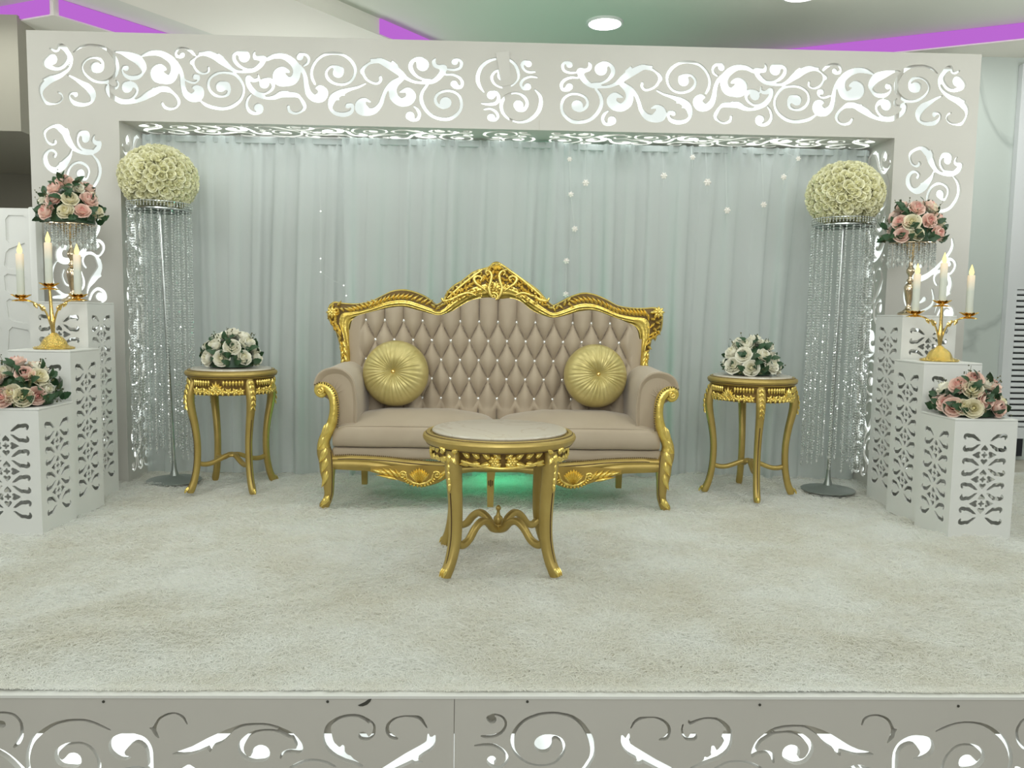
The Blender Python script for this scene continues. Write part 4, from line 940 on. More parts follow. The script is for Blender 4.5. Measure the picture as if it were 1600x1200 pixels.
for cxs in (-1, 0, 1):
    ag = MB()
    def w2(x, y, lift):          # pixel of the left shell, moved to each of the three shells
        p = atY(x, y, YS); px_ = (p[0]-SXC)
        if cxs == 1: px_ = -px_
        if cxs == 0: px_ = (px_+0.337)*0.9
        return np.array([px_+SXC, YS-lift, p[2]])
    mir = -1 if cxs == 1 else 1
    if cxs != 0:
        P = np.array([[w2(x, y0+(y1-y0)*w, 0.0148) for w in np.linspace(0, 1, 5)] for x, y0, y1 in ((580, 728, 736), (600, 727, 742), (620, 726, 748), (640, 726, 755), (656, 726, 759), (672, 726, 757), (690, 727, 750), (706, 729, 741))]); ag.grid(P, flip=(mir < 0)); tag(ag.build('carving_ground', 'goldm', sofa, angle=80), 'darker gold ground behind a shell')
        for k in range(9):
            a_ = radians(-44+88*k/8); o_ = w2(656, 753, 0.017); ap.leaf(o_+(sin(a_)*0.006, 0, 0), (sin(a_)*.9, -.30, cos(a_)), (0, -1, 0), 0.084*(1-0.28*abs(sin(a_))), 0.0165, 0.018, nu=7, nv=4, tip=1.3)
        for k in range(12):
            a_ = radians(-75+150*k/11); o_ = w2(656, 743, 0.015); d_ = np.array([sin(a_), 0, -cos(a_)]); ap.leaf(o_+d_*np.array([0.062, 0, 0.036]), d_, (0, -1, 0), 0.020, 0.0135, 0.012, nu=4, nv=4)
        q_ = [w2(x, y, .018) for x, y in ((634, 738), (637, 747), (646, 753), (656, 755), (667, 753), (675, 747), (678, 738))]; ap.sweep(q_, [.004, .006, .007, .007, .007, .006, .004], 7)
        for sx, tw_ in ((-1, 630), (1, 683)):
            ap.scroll(w2(tw_, 741, .020), X1*(-sx*mir), Z1, 0.018, 0.0055, 1.25, 0.6, 1)
        for (x, y, x2, y2, s_) in ((583, 731, 600, 738, 1), (592, 730, 608, 741, 1), (601, 729, 616, 743, 1), (610, 729, 624, 745, 1), (619, 730, 628, 746, .8), (590, 738, 622, 748, .9), (701, 733, 688, 742, .9), (698, 739, 684, 749, .8)):
            p_, q2 = w2(x2, y2, .016), w2(x, y, .018); d_ = q2-p_; ap.leaf(p_, d_, (0, -1, 0), np.linalg.norm(d_)*1.05, 0.019*s_, 0.014, curl=0.10*mir, nu=6, nv=4)
    else:
        for k in range(10):
            x_ = -0.20+0.40*k/9; ap.leaf((SXC+x_, YS-.014, z_rt-0.030), (np.sign(x_)*.9, 0, .35), (0, -1, 0), .045, .018, .012, nu=5, nv=4)
tag(ap.build('shell_carving', 'goldc', sofa, angle=70), kind='stuff')
def seat_cushion(x0, x1):
    nu, nv = 44, 40; y0, y1 = YS-0.004, YBK-0.055; P = np.zeros((nu+1, nv+1, 3)); zb0, zf = 0.276, 0.366
    b = MB(); prof_ = []
    # cross-section front to back: bottom front, face, top crown
    tt = [(0.012, 0.0), (0.0, 0.012), (-0.004, 0.045), (-0.002, 0.078), (0.006, 0.093)]
    rows = [(y0+dy, zb0+dz_, 0) for dy, dz_ in tt]+[(y0+0.02+(y1-y0-0.02)*t_, zf+0.060*sin(pi*min(1, 0.04+t_*0.72))**0.9+0.002, 1) for t_ in np.linspace(0, 1, 24)]+[(y1, zb0+0.05, 2), (y1-0.01, zb0, 2)]
    P = np.zeros((len(rows), nu+1, 3))
    for i, (y, z, k) in enumerate(rows):
        for j in range(nu+1):
            s_ = j/nu; e = min(s_, 1-s_); r_ = min(1, e/0.10); rr = sqrt(max(0, 1-(1-r_)**2))
            zz_ = z if k == 0 else (zf+(z-zf)*(0.05+0.95*min(1, e/0.30)**0.55)-(1-rr)*0.032 if k == 1 else z)
            if k == 0: zz_ = z-(1-rr)*0.030*(z-zb0)/0.09
            P[i, j] = (x0+(x1-x0)*s_, y+(1-rr)*0.012*(k == 0)+0.003*sin(s_*19)*(k == 0), zz_)
    b.grid(P); n_ = nu+1
    b.f.append(tuple(i*n_ for i in range(len(rows)))[::-1]); b.f.append(tuple(i*n_+nu for i in range(len(rows)))); b.f.append(tuple(range(n_))); b.f.append(tuple((len(rows)-1)*n_+i for i in range(n_))[::-1])
    c_ = b.build('seat_cushion', 'velvet', sofa, angle=60)
    b = MB(); q = P[5, :, :]*0.5+P[4, :, :]*0.5; b.sweep(q+np.array([0, -0.002, 0.001]), 0.0034, 6); b.build('piping', 'velvet', c_)
    return c_
xm = atY(776, 690, YS)[0]; xcl, xcr = atY(519, 690, YS)[0], atY(1032, 690, YS)[0]
seat_cushion(xcl, xm-0.003); seat_cushion(xm+0.003, xcr)

# arms, posts and legs: the left one traced, the right one its mirror image
def mx(P, m): P = np.array(P, float); P[:, 0] = SXC+(P[:, 0]-SXC)*m; return P
ARM = [(524,692),(523,668),(522,650),(520,635),(513,624),(503,618),(494,612),(491,602),(493,592),(499,583),(508,577.5),(520,575),(532,576.5),(542,582),(550,591),(554,602),(556,618),(557,640),(556,668),(556,692)]
for m_ in (1, -1):
    flip = m_ < 0
    YA = 3.715; base = resample(smooth8(np.vstack([pl(ARM, YA)])), 64); cen = base.mean(0); cen[2] = 0.5; rows = []
    ys = [YA+0.012, YA+0.004, YA-0.003, YA-0.004, YA+0.004, YA+0.02]+list(np.linspace(YA+0.06, YBK-0.03, 10))
    for k, y in enumerate(ys):
        sc = [0.80, 0.90, 0.955, 0.985, 1.0, 1.0][k] if k < 6 else 1.0
        t_ = max(0, (y-YA-0.02)/0.36); q = cen+(base-cen)*sc; q[:, 1] = y; q[:, 2] += 0.012*t_*(q[:, 2] > 0.45); q[:, 0] += 0.012*t_; rows.append(mx(q, m_))
    b = MB(); k0 = b.n; b.grid(np.array(rows), closed_v=False, flip=not flip); fr = rows[0]; b.add(np.vstack([fr, fr.mean(0)[None]]), [((i+1) % 64, i, 64) if not flip else (i, (i+1) % 64, 64) for i in range(64)])
    arm = b.build('armrest', 'velvet', sofa, angle=70)
    q = np.array(rows[4]); b = MB(); b.sweep(q[18:]+np.array([0, -0.001, 0]), 0.0035, 6); b.build('piping', 'velvet', arm)
    b = MB()   # gathers fanning from the volute
    for k in range(7):
        a_ = radians(20+115*k/6); o_ = pl([(516, 618)], YA-0.004)[0]; e_ = o_+np.array([cos(a_)*0.062, 0.004, sin(a_)*0.080]); b.sweep(mx([o_*(1-t_)+e_*t_+np.array([0, -0.0005, 0]) for t_ in (0.25, .5, .75, 1)], m_), [.004, .003, .002, .0006], 5)
    b.build('gather', 'velvet', arm)
    post = [(508,613,4),(504,617,4.5),(499,615,5),(497,609,6),(501,604,7),(509,605,7.5),(517,612,7.5),(521.5,624,7),(522.5,640,7),(520.5,655,7.5),(516,668,8),(510,680,8.5),(506,692,9),(507,706,11),(511,720,12),(512,735,11.5),(513,748,9.5),(514,760,8),(514,772,7),(511,782,7),(507,789,8),(505,793,6)]
    q = crom(post, 2.0); P3 = mx([atY(x, y, YS+0.012) for x, y, r in q], m_); dp_ = np.interp(np.linspace(0, 1, len(q)), [0, .3, .6, 1], [.020, .030, .040, .022])
    rad = np.stack([q[:, 2]*YS/F, dp_], 1); cut = int(np.argmin(np.abs(q[:, 1]-700)+(q[:, 0] < 500)*99+(np.arange(len(q)) < len(q)*0.4)*999))
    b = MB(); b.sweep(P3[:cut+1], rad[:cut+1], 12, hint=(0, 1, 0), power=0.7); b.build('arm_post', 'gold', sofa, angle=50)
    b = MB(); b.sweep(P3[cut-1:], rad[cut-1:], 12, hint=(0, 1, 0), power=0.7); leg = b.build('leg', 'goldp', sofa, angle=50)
    b = MB()
    for (x, y, x2, y2, w_) in ((505, 690, 512, 660, 10), (501, 700, 506, 680, 9), (503, 722, 509, 700, 11), (506, 738, 510, 716, 10), (507, 760, 511, 735, 9), (505, 792, 514, 774, 9), (503, 789, 509, 778, 7)):
        p_, p2 = mx([atY(x2, y2, YS-0.022), atY(x, y, YS-0.024)], m_); d_ = p2-p_; b.leaf(p_, d_, (0, -1, 0), np.linalg.norm(d_)*1.1, w_*YS/F, 0.010, curl=-0.15*m_, nu=6, nv=4)
    b.scroll(mx([atY(500, 611, YS-0.016)], m_)[0], X1*m_, Z1, 0.016, 0.006, 1.2, 1.2, -1)
    tag(b.build('leaf_carving', 'goldc', leg, angle=70), kind='stuff')
    b = MB(); b.sweep(mx([atY(x, y, YS-0.027) for x, y in ((517, 706), (518.5, 720), (519, 738), (519, 752), (518.5, 768), (516, 782))], m_), 0.0022, 5); b.build('dark_groove', 'line', leg)
    nl = [(527, 667), (528.5, 650), (528.5, 634), (525, 618), (518, 606), (509, 599), (499, 597.5), (492, 601)]
    nails(mx([atY(x, y, YS-0.012) for x, y in nl], m_), 'nail_trim')
for x, y in ((570, 756), (966, 762)):
    p = atZ(x, y, 0.0); b = MB(); b.sweep([(p[0], p[1]-0.01, 0.23), (p[0], p[1], 0.0)], [0.026, 0.020], 4, hint=(0, 1, 0)); b.build('leg', 'goldp', sofa, angle=30)
p = atZ(766, 795, 0.0); cl = MB(); cl.sweep([(p[0]+0.003, YS+0.02, z_rt-0.03), (p[0], YS+0.015, 0.12), (p[0], YS+0.012, 0.0)], [0.030, 0.024, 0.020], 4, hint=(0, 1, 0)); leg = cl.build('leg', 'goldp', sofa, angle=30)
b = MB()
for k in (-1, 0, 1): b.sweep([(p[0]+k*0.009, YS-0.0055, 0.130-abs(k)*.004), (p[0]+k*0.008, YS-0.006, 0.098+abs(k)*.006)], 0.0022, 5)
b.build('dark_groove', 'line', leg)

# round cushions
def round_cushion(px, py, rpx, Y, tilt, yaw, label, bx):
    c = atY(px, py, Y); R_ = rpx*Y/F; t = empty('round_cushion', tuple(c), label, 'cushion', 'round gold cushions on the settee')
    t.rotation_euler = (radians(90+tilt), 0, radians(yaw)); b = MB(); n = 180
    pr = [(0.0005, .048), (.03, .051), (.10, .060), (.25, .074), (.45, .079), (.65, .073), (.82, .058), (.93, .038), (.985, .015), (1, -.008), (.97, -.03), (.85, -.05), (.6, -.062), (.3, -.062), (.02, -.056)]
    prf = np.array([(r*R_, z*R_/0.15) for r, z in pr]); prf = smooth8(np.c_[prf, np.zeros(len(prf))])[::2, :2]
    q = np.random.default_rng(int(px)); phs = q.uniform(0, 6.28, 6)
    P = np.zeros((len(prf), n, 3)); th = np.linspace(0, 2*pi, n, endpoint=False)
    pl_ = np.abs(np.sin(18*th+0.8*np.sin(3*th+phs[0])))**0.7+0.5*np.abs(np.sin(31*th+phs[1]+np.sin(2*th)))
    for i, (r, z) in enumerate(prf):
        w = min(1, r/R_/0.20)*np.clip(1.05-(r/R_)**3*0.75, 0.2, 1); P[i] = np.stack([r*np.cos(th), r*np.sin(th), z+(pl_-0.8)*0.0075*w*np.sign(z+1e-6)*(1 if z > -0.03 else .4)], 1)
    b.grid(P, closed_v=True, flip=False); cu = b.build('cover', 'satin', t, world=False, angle=180)
    b = MB(); b.ball((0, 0, 0.054*R_/0.15), (.010, .010, .006), 12, 8); b.build('button', 'brass' if bx else 'satin', t, world=False)
    return t
round_cushion(618, 583, 51.5, 3.955, -12, -6, 'round pleated gold cushion on the settee beside its left arm', 1)
round_cushion(930.5, 587, 50, 3.955, -12, 8, 'round pleated gold cushion on the settee beside its right arm', 1)

# ------------------------------------------------------------------ tables
def cab_leg(t, c, ang, path, rt, rr, lab=None):
    """leg in the radial plane at angle `ang`; path = (radius, z) pairs"""
    d = np.array([cos(ang), sin(ang), 0]); tv = np.array([-sin(ang), cos(ang), 0]); q = crom([(a, z, r1, r2) for (a, z), r1, r2 in zip(path, rt, rr)], 0.012)
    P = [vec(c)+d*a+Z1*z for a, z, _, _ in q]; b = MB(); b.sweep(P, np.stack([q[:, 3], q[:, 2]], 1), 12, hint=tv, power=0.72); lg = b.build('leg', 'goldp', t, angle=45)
    b = MB(); off = [p+d*(r2*0.985) for p, r2 in zip(P, q[:, 3])]; k = int(len(off)*0.34); b.sweep(off[k:-2], 0.0022, 5); b.build('dark_groove', 'line', lg)
    return lg, d, tv, q
def ring_carving(b, c, R, z0, z1, a0, a1, n, seed, flower=True):
    r = random.Random(seed); zm = (z0+z1)/2; h = z1-z0
    for k in range(n):
        a = a0+(a1-a0)*(k+.5)/n; s = 1 if a > (a0+a1)/2 else -1
        o = vec(c)+np.array([cos(a)*R, sin(a)*R, 0]); nm = np.array([cos(a), sin(a), 0]); tv = np.array([-sin(a), cos(a), 0])
        for z_, dz_ in ((zm+h*0.18, .5), (zm-h*0.18, -.5)):
            b.leaf(o+Z1*z_-tv*s*0.012, nrm(tv*s+Z1*dz_), nm, 0.042, h*0.50, 0.010, curl=.2*s, nu=5, nv=4)
    if flower:
        a = (a0+a1)/2; nm = np.array([cos(a), sin(a), 0]); tv = np.array([-sin(a), cos(a), 0]); o = vec(c)+nm*(R+0.001)+Z1*zm
        for fx in (-0.030, 0.030):
            for k in range(6):
                q = k*pi/3; b.leaf(o+tv*fx, tv*cos(q)+Z1*sin(q), nm, h*0.46, h*0.38, .010, nu=4, nv=4)
            b.ball(o+tv*fx+nm*.006, h*0.13, 7, 5)
ctc = np.array([0.040, 2.868, 0.0])
ct = empty('coffee_table', tuple(ctc), 'low round gold table with cream marble top in front of the settee', 'table')
b = MB(); b.lathe([(0.0005, .470), (.232, .470), (.240, .4755), (.243, .482), (.240, .4865), (.232, .488), (.0005, .488)], 72, ctc); tag(b.build('marble_top', 'marble', ct), 'pale marble inset top')
b = MB(); b.lathe([(.225, .434), (.252, .434), (.262, .438), (.268, .445), (.274, .4535), (.276, .4615), (.273, .469), (.265, .473), (.262, .478), (.250, .4775), (.246, .472), (.225, .469)], 96, ctc); rim = b.build('rim', 'goldp', ct, angle=30)
b = MB(); th = np.linspace(0, 2*pi, 97)[:-1]
for R_, z_ in ((.2635, .4745), (.2625, .4385)): b.sweep([ctc+np.array([R_*cos(a), R_*sin(a), z_]) for a in th], .0017, 5, closed=True)
b.build('dark_groove', 'line', rim)
la = [radians(a) for a in (-131, -44, 46, 138)]
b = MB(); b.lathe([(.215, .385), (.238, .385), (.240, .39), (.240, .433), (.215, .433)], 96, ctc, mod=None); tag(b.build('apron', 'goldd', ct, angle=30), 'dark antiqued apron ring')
cv = MB()
for k in range(4):
    a0, a1 = la[k]+.16, (la[(k+1) % 4]+(2*pi if k == 3 else 0))-.16; ring_carving(cv, ctc, .2405, .388, .432, a0, a1, 8, k)
    arc = [ctc+np.array([.244*cos(a), .244*sin(a), .392-.018*sin(pi*(a-a0)/(a1-a0))+.012]) for a in np.linspace(a0, a1, 24)]; cv.sweep(arc, [.0055]*24, 7)
tag(cv.build('apron_carving', 'goldc', ct, angle=70), kind='stuff')
for a in la:
    lg, d, tv, q = cab_leg(ct, ctc, a, [(.236, .432), (.240, .38), (.232, .30), (.226, .20), (.230, .12), (.248, .055), (.268, .016), (.272, .0)], [.027, .027, .0245, .022, .021, .019, .017, .015], [.022, .026, .023, .021, .020, .019, .020, .016])
    b = MB(); o = ctc+d*.262
    for (z_, L_, w_, dz_, off) in ((.425, .034, .022, -1, 0), (.415, .030, .020, -.6, .012), (.415, .030, .020, -.6, -.012), (.392, .030, .018, -1, 0), (.370, .032, .017, -1, 0), (.347, .030, .015, -1, 0), (.325, .030, .012, -1, 0), (.432, .03, .02, .3, .016), (.432, .03, .02, .3, -.016)):
        rr = .262-(.425-z_)*0.06; b.leaf(ctc+d*rr+tv*off+Z1*z_, Z1*dz_+tv*np.sign(off)*.6, d, L_, w_, .010, nu=5, nv=4)
    for off in (-.009, 0, .009): b.leaf(ctc+d*.272+tv*off+Z1*.034, nrm(d*.75-Z1), d+Z1*.7, .036, .011, .010, nu=5, nv=4)
    tag(b.build('leaf_carving', 'goldc', lg, angle=70), kind='stuff')
    b = MB(); pth = crom([(.225, .112, 0), (.195, .096, 0), (.160, .106, 0), (.125, .142, 0), (.092, .160, 0), (.058, .150, 0), (.028, .122, 0), (.0, .114, 0)], .008)
    b.sweep([ctc+d*r+Z1*z for r, z, _ in pth], (.0135, .014), 8, hint=tv, power=.75); b.build('stretcher', 'goldp', ct, angle=50)
b = MB(); b.lathe([(.0005, .112), (.018, .120), (.014, .128), (.010, .133), (.016, .140), (.018, .150), (.015, .160), (.008, .167), (.0055, .178), (.006, .184), (.0095, .189), (.0095, .196), (.004, .203), (.0004, .204)], 18, ctc); b.build('finial', 'goldp', ct, angle=50)

def side_table(c, rot, label, seed):
    c = vec(c); t = empty('side_table', tuple(c), label, 'table', 'pair of gilded side tables')
    b = MB(); b.lathe([(.0005, .585), (.180, .585), (.192, .592), (.194, .603), (.190, .609), (.0005, .610)], 64, c); tag(b.build('marble_top', 'marble', t), 'pale marble inset top')
    b = MB(); b.lathe([(.170, .562), (.200, .562), (.208, .566), (.212, .572), (.219, .578), (.222, .586), (.219, .594), (.210, .598), (.206, .603), (.197, .602), (.1945, .597), (.170, .592)], 72, c); rim = b.build('rim', 'goldp', t, angle=30)
    b = MB()
    for R_, z_ in ((.2075, .6005), (.2165, .5745)): b.sweep([c+np.array([R_*cos(a), R_*sin(a), z_]) for a in np.linspace(0, 2*pi, 73)[:-1]], .0016, 5, closed=True)
    b.build('dark_groove', 'line', rim)
    b = MB(); b.lathe([(.175, .486), (.200, .486), (.203, .490), (.200, .515), (.203, .535), (.206, .562), (.175, .562)], 72, c); tag(b.build('apron', 'goldd', t, angle=30), 'dark antiqued apron ring')
    cv = MB(); A4 = [rot+k*pi/2 for k in range(4)]
    for k in range(4):
        a0, a1 = A4[k]+.15, A4[k]+pi/2-.15
        for j in range(18):      # flutes
            a = a0+(a1-a0)*(j+.5)/18
            if abs(j-8.5) > 2.2:
                o = c+np.array([cos(a), sin(a), 0])*.205; cv.leaf(o+Z1*.560, (0, 0, -1), (cos(a), sin(a), 0), .030, .0135, .007, nu=4, nv=4)
        for j in range(9):       # rosette garland
            a = a0+(a1-a0)*(j+.5)/9; nm = np.array([cos(a), sin(a), 0]); tv = np.array([-sin(a), cos(a), 0]); o = c+nm*.2035+Z1*.504
            for i in range(5): q = i*2*pi/5+j; cv.leaf(o, tv*cos(q)+Z1*sin(q), nm, .022, .016, .008, nu=4, nv=4)
            cv.ball(o+nm*.006, .0045, 6, 4)
        a = (a0+a1)/2; nm = np.array([cos(a), sin(a), 0]); tv = np.array([-sin(a), cos(a), 0])
        for i in range(7): q = radians(-80+160*i/6); cv.leaf(c+nm*.203+Z1*.512, tv*sin(q)+Z1*cos(q), nm, .046*(1-.2*abs(sin(q))), .015, .010, nu=5, nv=4)
    tag(cv.build('apron_carving', 'goldc', t, angle=70), kind='stuff')
    for a in A4:
        lg, d, tv, q = cab_leg(t, c, a, [(.190, .560), (.205, .512), (.213, .465), (.206, .41), (.190, .33), (.180, .24), (.183, .14), (.198, .06), (.216, .014), (.219, .0)], [.022, .023, .022, .0195, .0175, .0165, .0165, .0165, .0165, .013], [.016, .020, .021, .019, .017, .016, .016, .0165, .0185, .014])
        b = MB(); rr = np.interp([.545, .525, .50, .475, .45, .425], [.41, .465, .512, .56], [.227, .235, .227, .208])
        for (z_, r_, w_) in zip([.545, .525, .50, .475, .45, .425], rr, [.03, .028, .026, .023, .02, .016]):
            for sg in (-1, 1): b.leaf(c+d*(r_)+Z1*(z_+.012), nrm(-Z1+tv*sg*.55), d, .030, w_*.55, .008, nu=5, nv=4)
        b.leaf(c+d*.224+Z1*.030, nrm(d*.7-Z1), d+Z1*.7, .036, .020, .012, nu=5, nv=4); tag(b.build('leaf_carving', 'goldc', lg, angle=70), kind='stuff')
        b = MB(); pth = crom([(.176, .142, 0), (.145, .134, 0), (.11, .136, 0), (.07, .150, 0), (.035, .164, 0), (.0, .168, 0)], .008); b.sweep([c+d*r+Z1*z for r, z, _ in pth], (.012, .0125), 8, hint=tv, power=.72); b.build('stretcher', 'goldp', t, angle=50)
    b = MB(); b.lathe([(.0005, .158), (.030, .160), (.033, .166), (.031, .172), (.018, .174), (.0005, .175)], 24, c); b.build('centre_boss', 'goldp', t, angle=40)
    return t
TL = np.array([-1.293, 4.045, 0.0]); TR = np.array([1.337, 4.020, 0.0])
side_table(TL, radians(42), 'tall round gilded side table left of the settee', 1)
side_table(TR, radians(-6), 'tall round gilded side table right of the settee', 2)

# ------------------------------------------------------------------ fretwork plinths
def fret_holes(w, h):
    s = 0.102/254.0; out = []; zs = []; z = h-0.098
    while z > 0.09: zs.append(z); z -= 0.102
    arm = [(-207, -36, 6), (-214, -58, 11), (-206, -72, 14), (-190, -80, 12), (-170, -72, 15), (-148, -70, 13), (-128, -70, 14), (-112, -58, 12), (-92, -46, 11), (-74, -30, 9), (-50, -18, 3)]
    for z in zs:
        for sx in (-1, 1):
            for sy in (-1, 1): out.append([(sx*-x*s, z-sy*y*s, r*s*1.42) for x, y, r in arm])
    strokes = out; q = []
    for a, b_ in zip(zs[:-1], zs[1:]):
        zc_ = (a+b_)/2; q.append([(-22*s, zc_, 12*s), (0, zc_, 11*s), (22*s, zc_, 12*s)]); q.append([(0, zc_-22*s, 12*s), (0, zc_+22*s, 12*s)])
        for k in range(4):
            c, d = [(0, 1), (1, 0), (0, -1), (-1, 0)][k]; L_ = 1.0 if k % 2 == 0 else 1.5
            def pt(u, v): return (c*u*s+(-d)*v*s, zc_+d*u*s+c*v*s) if True else None
            base = 58
            for v in (-20, 20): q.append([(*pt(base, v), 17*s), (*pt(base+18*L_, v*.55), 13*s), (*pt(base+45*L_, 0), 3*s)])
            q.append([(*pt(base+6, 0), 15*s), (*pt(base+30*L_, 0), 10*s)])
    return outlines(strokes, 0.0016, 0.0004)+outlines(q, 0.0016, 0.0004)
PW, PT_ = 0.262, 0.006
def plinth(x, y, h, rot, label, group):
    """x, y: middle of its front edge; the box stands behind it"""
    t = empty('display_plinth', (x, y+PW/2, -0.018), label, 'plinth', group); t.rotation_euler = (0, 0, radians(rot))
    key = round(h, 2)
    if key not in plinth.cache:
        H_ = h+0.018; hol = [p+np.array([0, 0.018]) for p in fret_holes(PW, h)]
        plinth.cache[key] = board_mesh('side_panel', [rect(-PW/2+.0005, 0, PW/2-.0005, H_-0.0085)]+hol, PT_, Matrix(((1, 0, 0, 0), (0, 0, 1, -PW/2+PT_/2), (0, 1, 0, 0), (0, 0, 0, 1))))
        tb = MB(); tb.rbox((-PW/2, -PW/2, H_-0.008), (PW/2, PW/2, H_), 0.0015, 1); plinth.top[key] = tb
    me = plinth.cache[key]
    for k in range(4):
        o = link('side_panel', me, t); o.rotation_euler = (0, 0, k*pi/2)
        if not me.materials: me.materials.append(M['plinth'])
    plinth.top[key].build('top_board', 'plinth', t, world=False, smooth=False); return t
plinth.cache, plinth.top = {}, {}
HL, HM, HT = 0.50, 0.713, 0.922
plinth(-1.765-PW/2, 3.165, HL, 0, 'lowest of three white fretwork plinths at the left, carrying pink and white roses', 'fretwork plinths')
plinth(-1.785-PW/2, 3.455, HM, 0, 'middle white fretwork plinth at the left, under a gold candelabra', 'fretwork plinths')
plinth(-1.845-PW/2, 3.735, HT, 0, 'tallest white fretwork plinth at the left, under a crystal-hung flower stand', 'fretwork plinths')
plinth(1.908+PW/2, 3.195, HL, 0, 'lowest of three white fretwork plinths at the right, carrying pink and cream roses', 'fretwork plinths')
plinth(1.925+PW/2, 3.485, HM, 0, 'middle white fretwork plinth at the right, under a gold candelabra', 'fretwork plinths')
plinth(1.962+PW/2, 3.765, HT, 0, 'tallest white fretwork plinth at the right, under a crystal-hung flower stand', 'fretwork plinths')

# ------------------------------------------------------------------ roses
def petal(b, a0, half, R0, R1, H, flare, lip, nu=4, nv=5, z0=0.0, seed=0, closein=0.0):
    r = random.Random(seed); P = np.zeros((nv+1, nu+1, 3)); w = r.uniform(-.06, .06)
    for i in range(nv+1):
        v = i/nv
        for j in range(nu+1):
            u = -1+2*j/nu; edge = (1-abs(u)**2.4*0.32*v)
            z = z0+H*(v**0.85)*edge; rad = R0+(R1-R0)*sin(min(1, v*1.25)*pi/2)+flare*max(0, v-.55)**1.5-closein*max(0, v-.5)**1.3
            rad *= 1+0.05*u*u*0+w*u; z -= lip*max(0, v-.72)**1.4*(1+0.3*u*u); a = a0+half*u*(0.55+0.45*v)
            P[i, j] = (rad*cos(a), rad*sin(a), z)
    b.grid(P)
def rose_mesh(name, mat, seed, openness=1.0, lite=False):
    """a rose of unit radius facing +Z"""
    r = random.Random(seed); b = MB(); nu, nv = (3, 3) if lite else (4, 5)
    b.ball((0, 0, .55), (.13, .13, .28), 7, 5)
    for k in range(3): petal(b, k*2.09+r.random(), 1.25, .10, .24, 1.02, 0.05, .05, nu, nv, 0, seed+k, .10)
    for k in range(4): petal(b, k*1.57+r.random()*.5, 1.05, .14, .44, 1.00, 0.25*openness, .18, nu, nv, -.02, seed+10+k, .10*(1-openness))
    for k in range(5): petal(b, k*1.257+.4+r.random()*.3, .88, .16, .66, .90, 0.55*openness, .45, nu, nv, -.06, seed+20+k)
    if not lite:
        for k in range(5): petal(b, k*1.257+1.0+r.random()*.3, .86, .16, .80, .66, 0.75*openness, .60, nu, nv, -.10, seed+30+k)
    V = np.concatenate(b.v); me = bpy.data.meshes.new(name); me.from_pydata(V.tolist(), [], b.f); me.polygons.foreach_set('use_smooth', np.ones(len(me.polygons), bool)); me.materials.append(M[mat]); me.update(); return me
RM = {k: [rose_mesh('rose', m_, 11*i+j*101, [.60, .35, .5][j]) for j in range(3)] for i, (k, m_) in enumerate((('P', 'pink'), ('C', 'cream'), ('W', 'ivory')))}
def leaf_mesh(seed):
    b = MB(); nu, nv = 8, 4; P = np.zeros((nu+1, nv+1, 3)); r = random.Random(seed); c_ = r.uniform(.15, .45)
    for i in range(nu+1):
        t = i/nu; w = .30*sin(pi*min(1, t**.75))**.8+.005
        if 0 < i < nu: w *= 1+(.10 if i % 2 else -.06)
        for j in range(nv+1):
            v = -1+2*j/nv; P[i, j] = (t, w*v, .10*sin(pi*t)-c_*t*t*.5+.10*abs(v)*w)
    b.grid(P); V = np.concatenate(b.v); me = bpy.data.meshes.new('leaf'); me.from_pydata(V.tolist(), [], b.f); me.polygons.foreach_set('use_smooth', np.ones(len(me.polygons), bool)); me.materials.append(M['leaf']); me.update(); return me
LM = [leaf_mesh(i) for i in range(4)]
def frame(n, spin=0.0):
    n = Vector(nrm(n)); q = n.to_track_quat('Z', 'Y'); return q.to_matrix() @ Matrix.Rotation(spin, 3, 'Z')
def put(me, name, parent, p, n, s, spin):
    o = link(name, me, parent); Mx = frame(n, spin).to_4x4(); Mx = Matrix.Translation(Vector(p)-parent_loc(parent)) @ Mx @ Matrix.Diagonal((s, s, s, 1)); o.matrix_local = Mx; return o
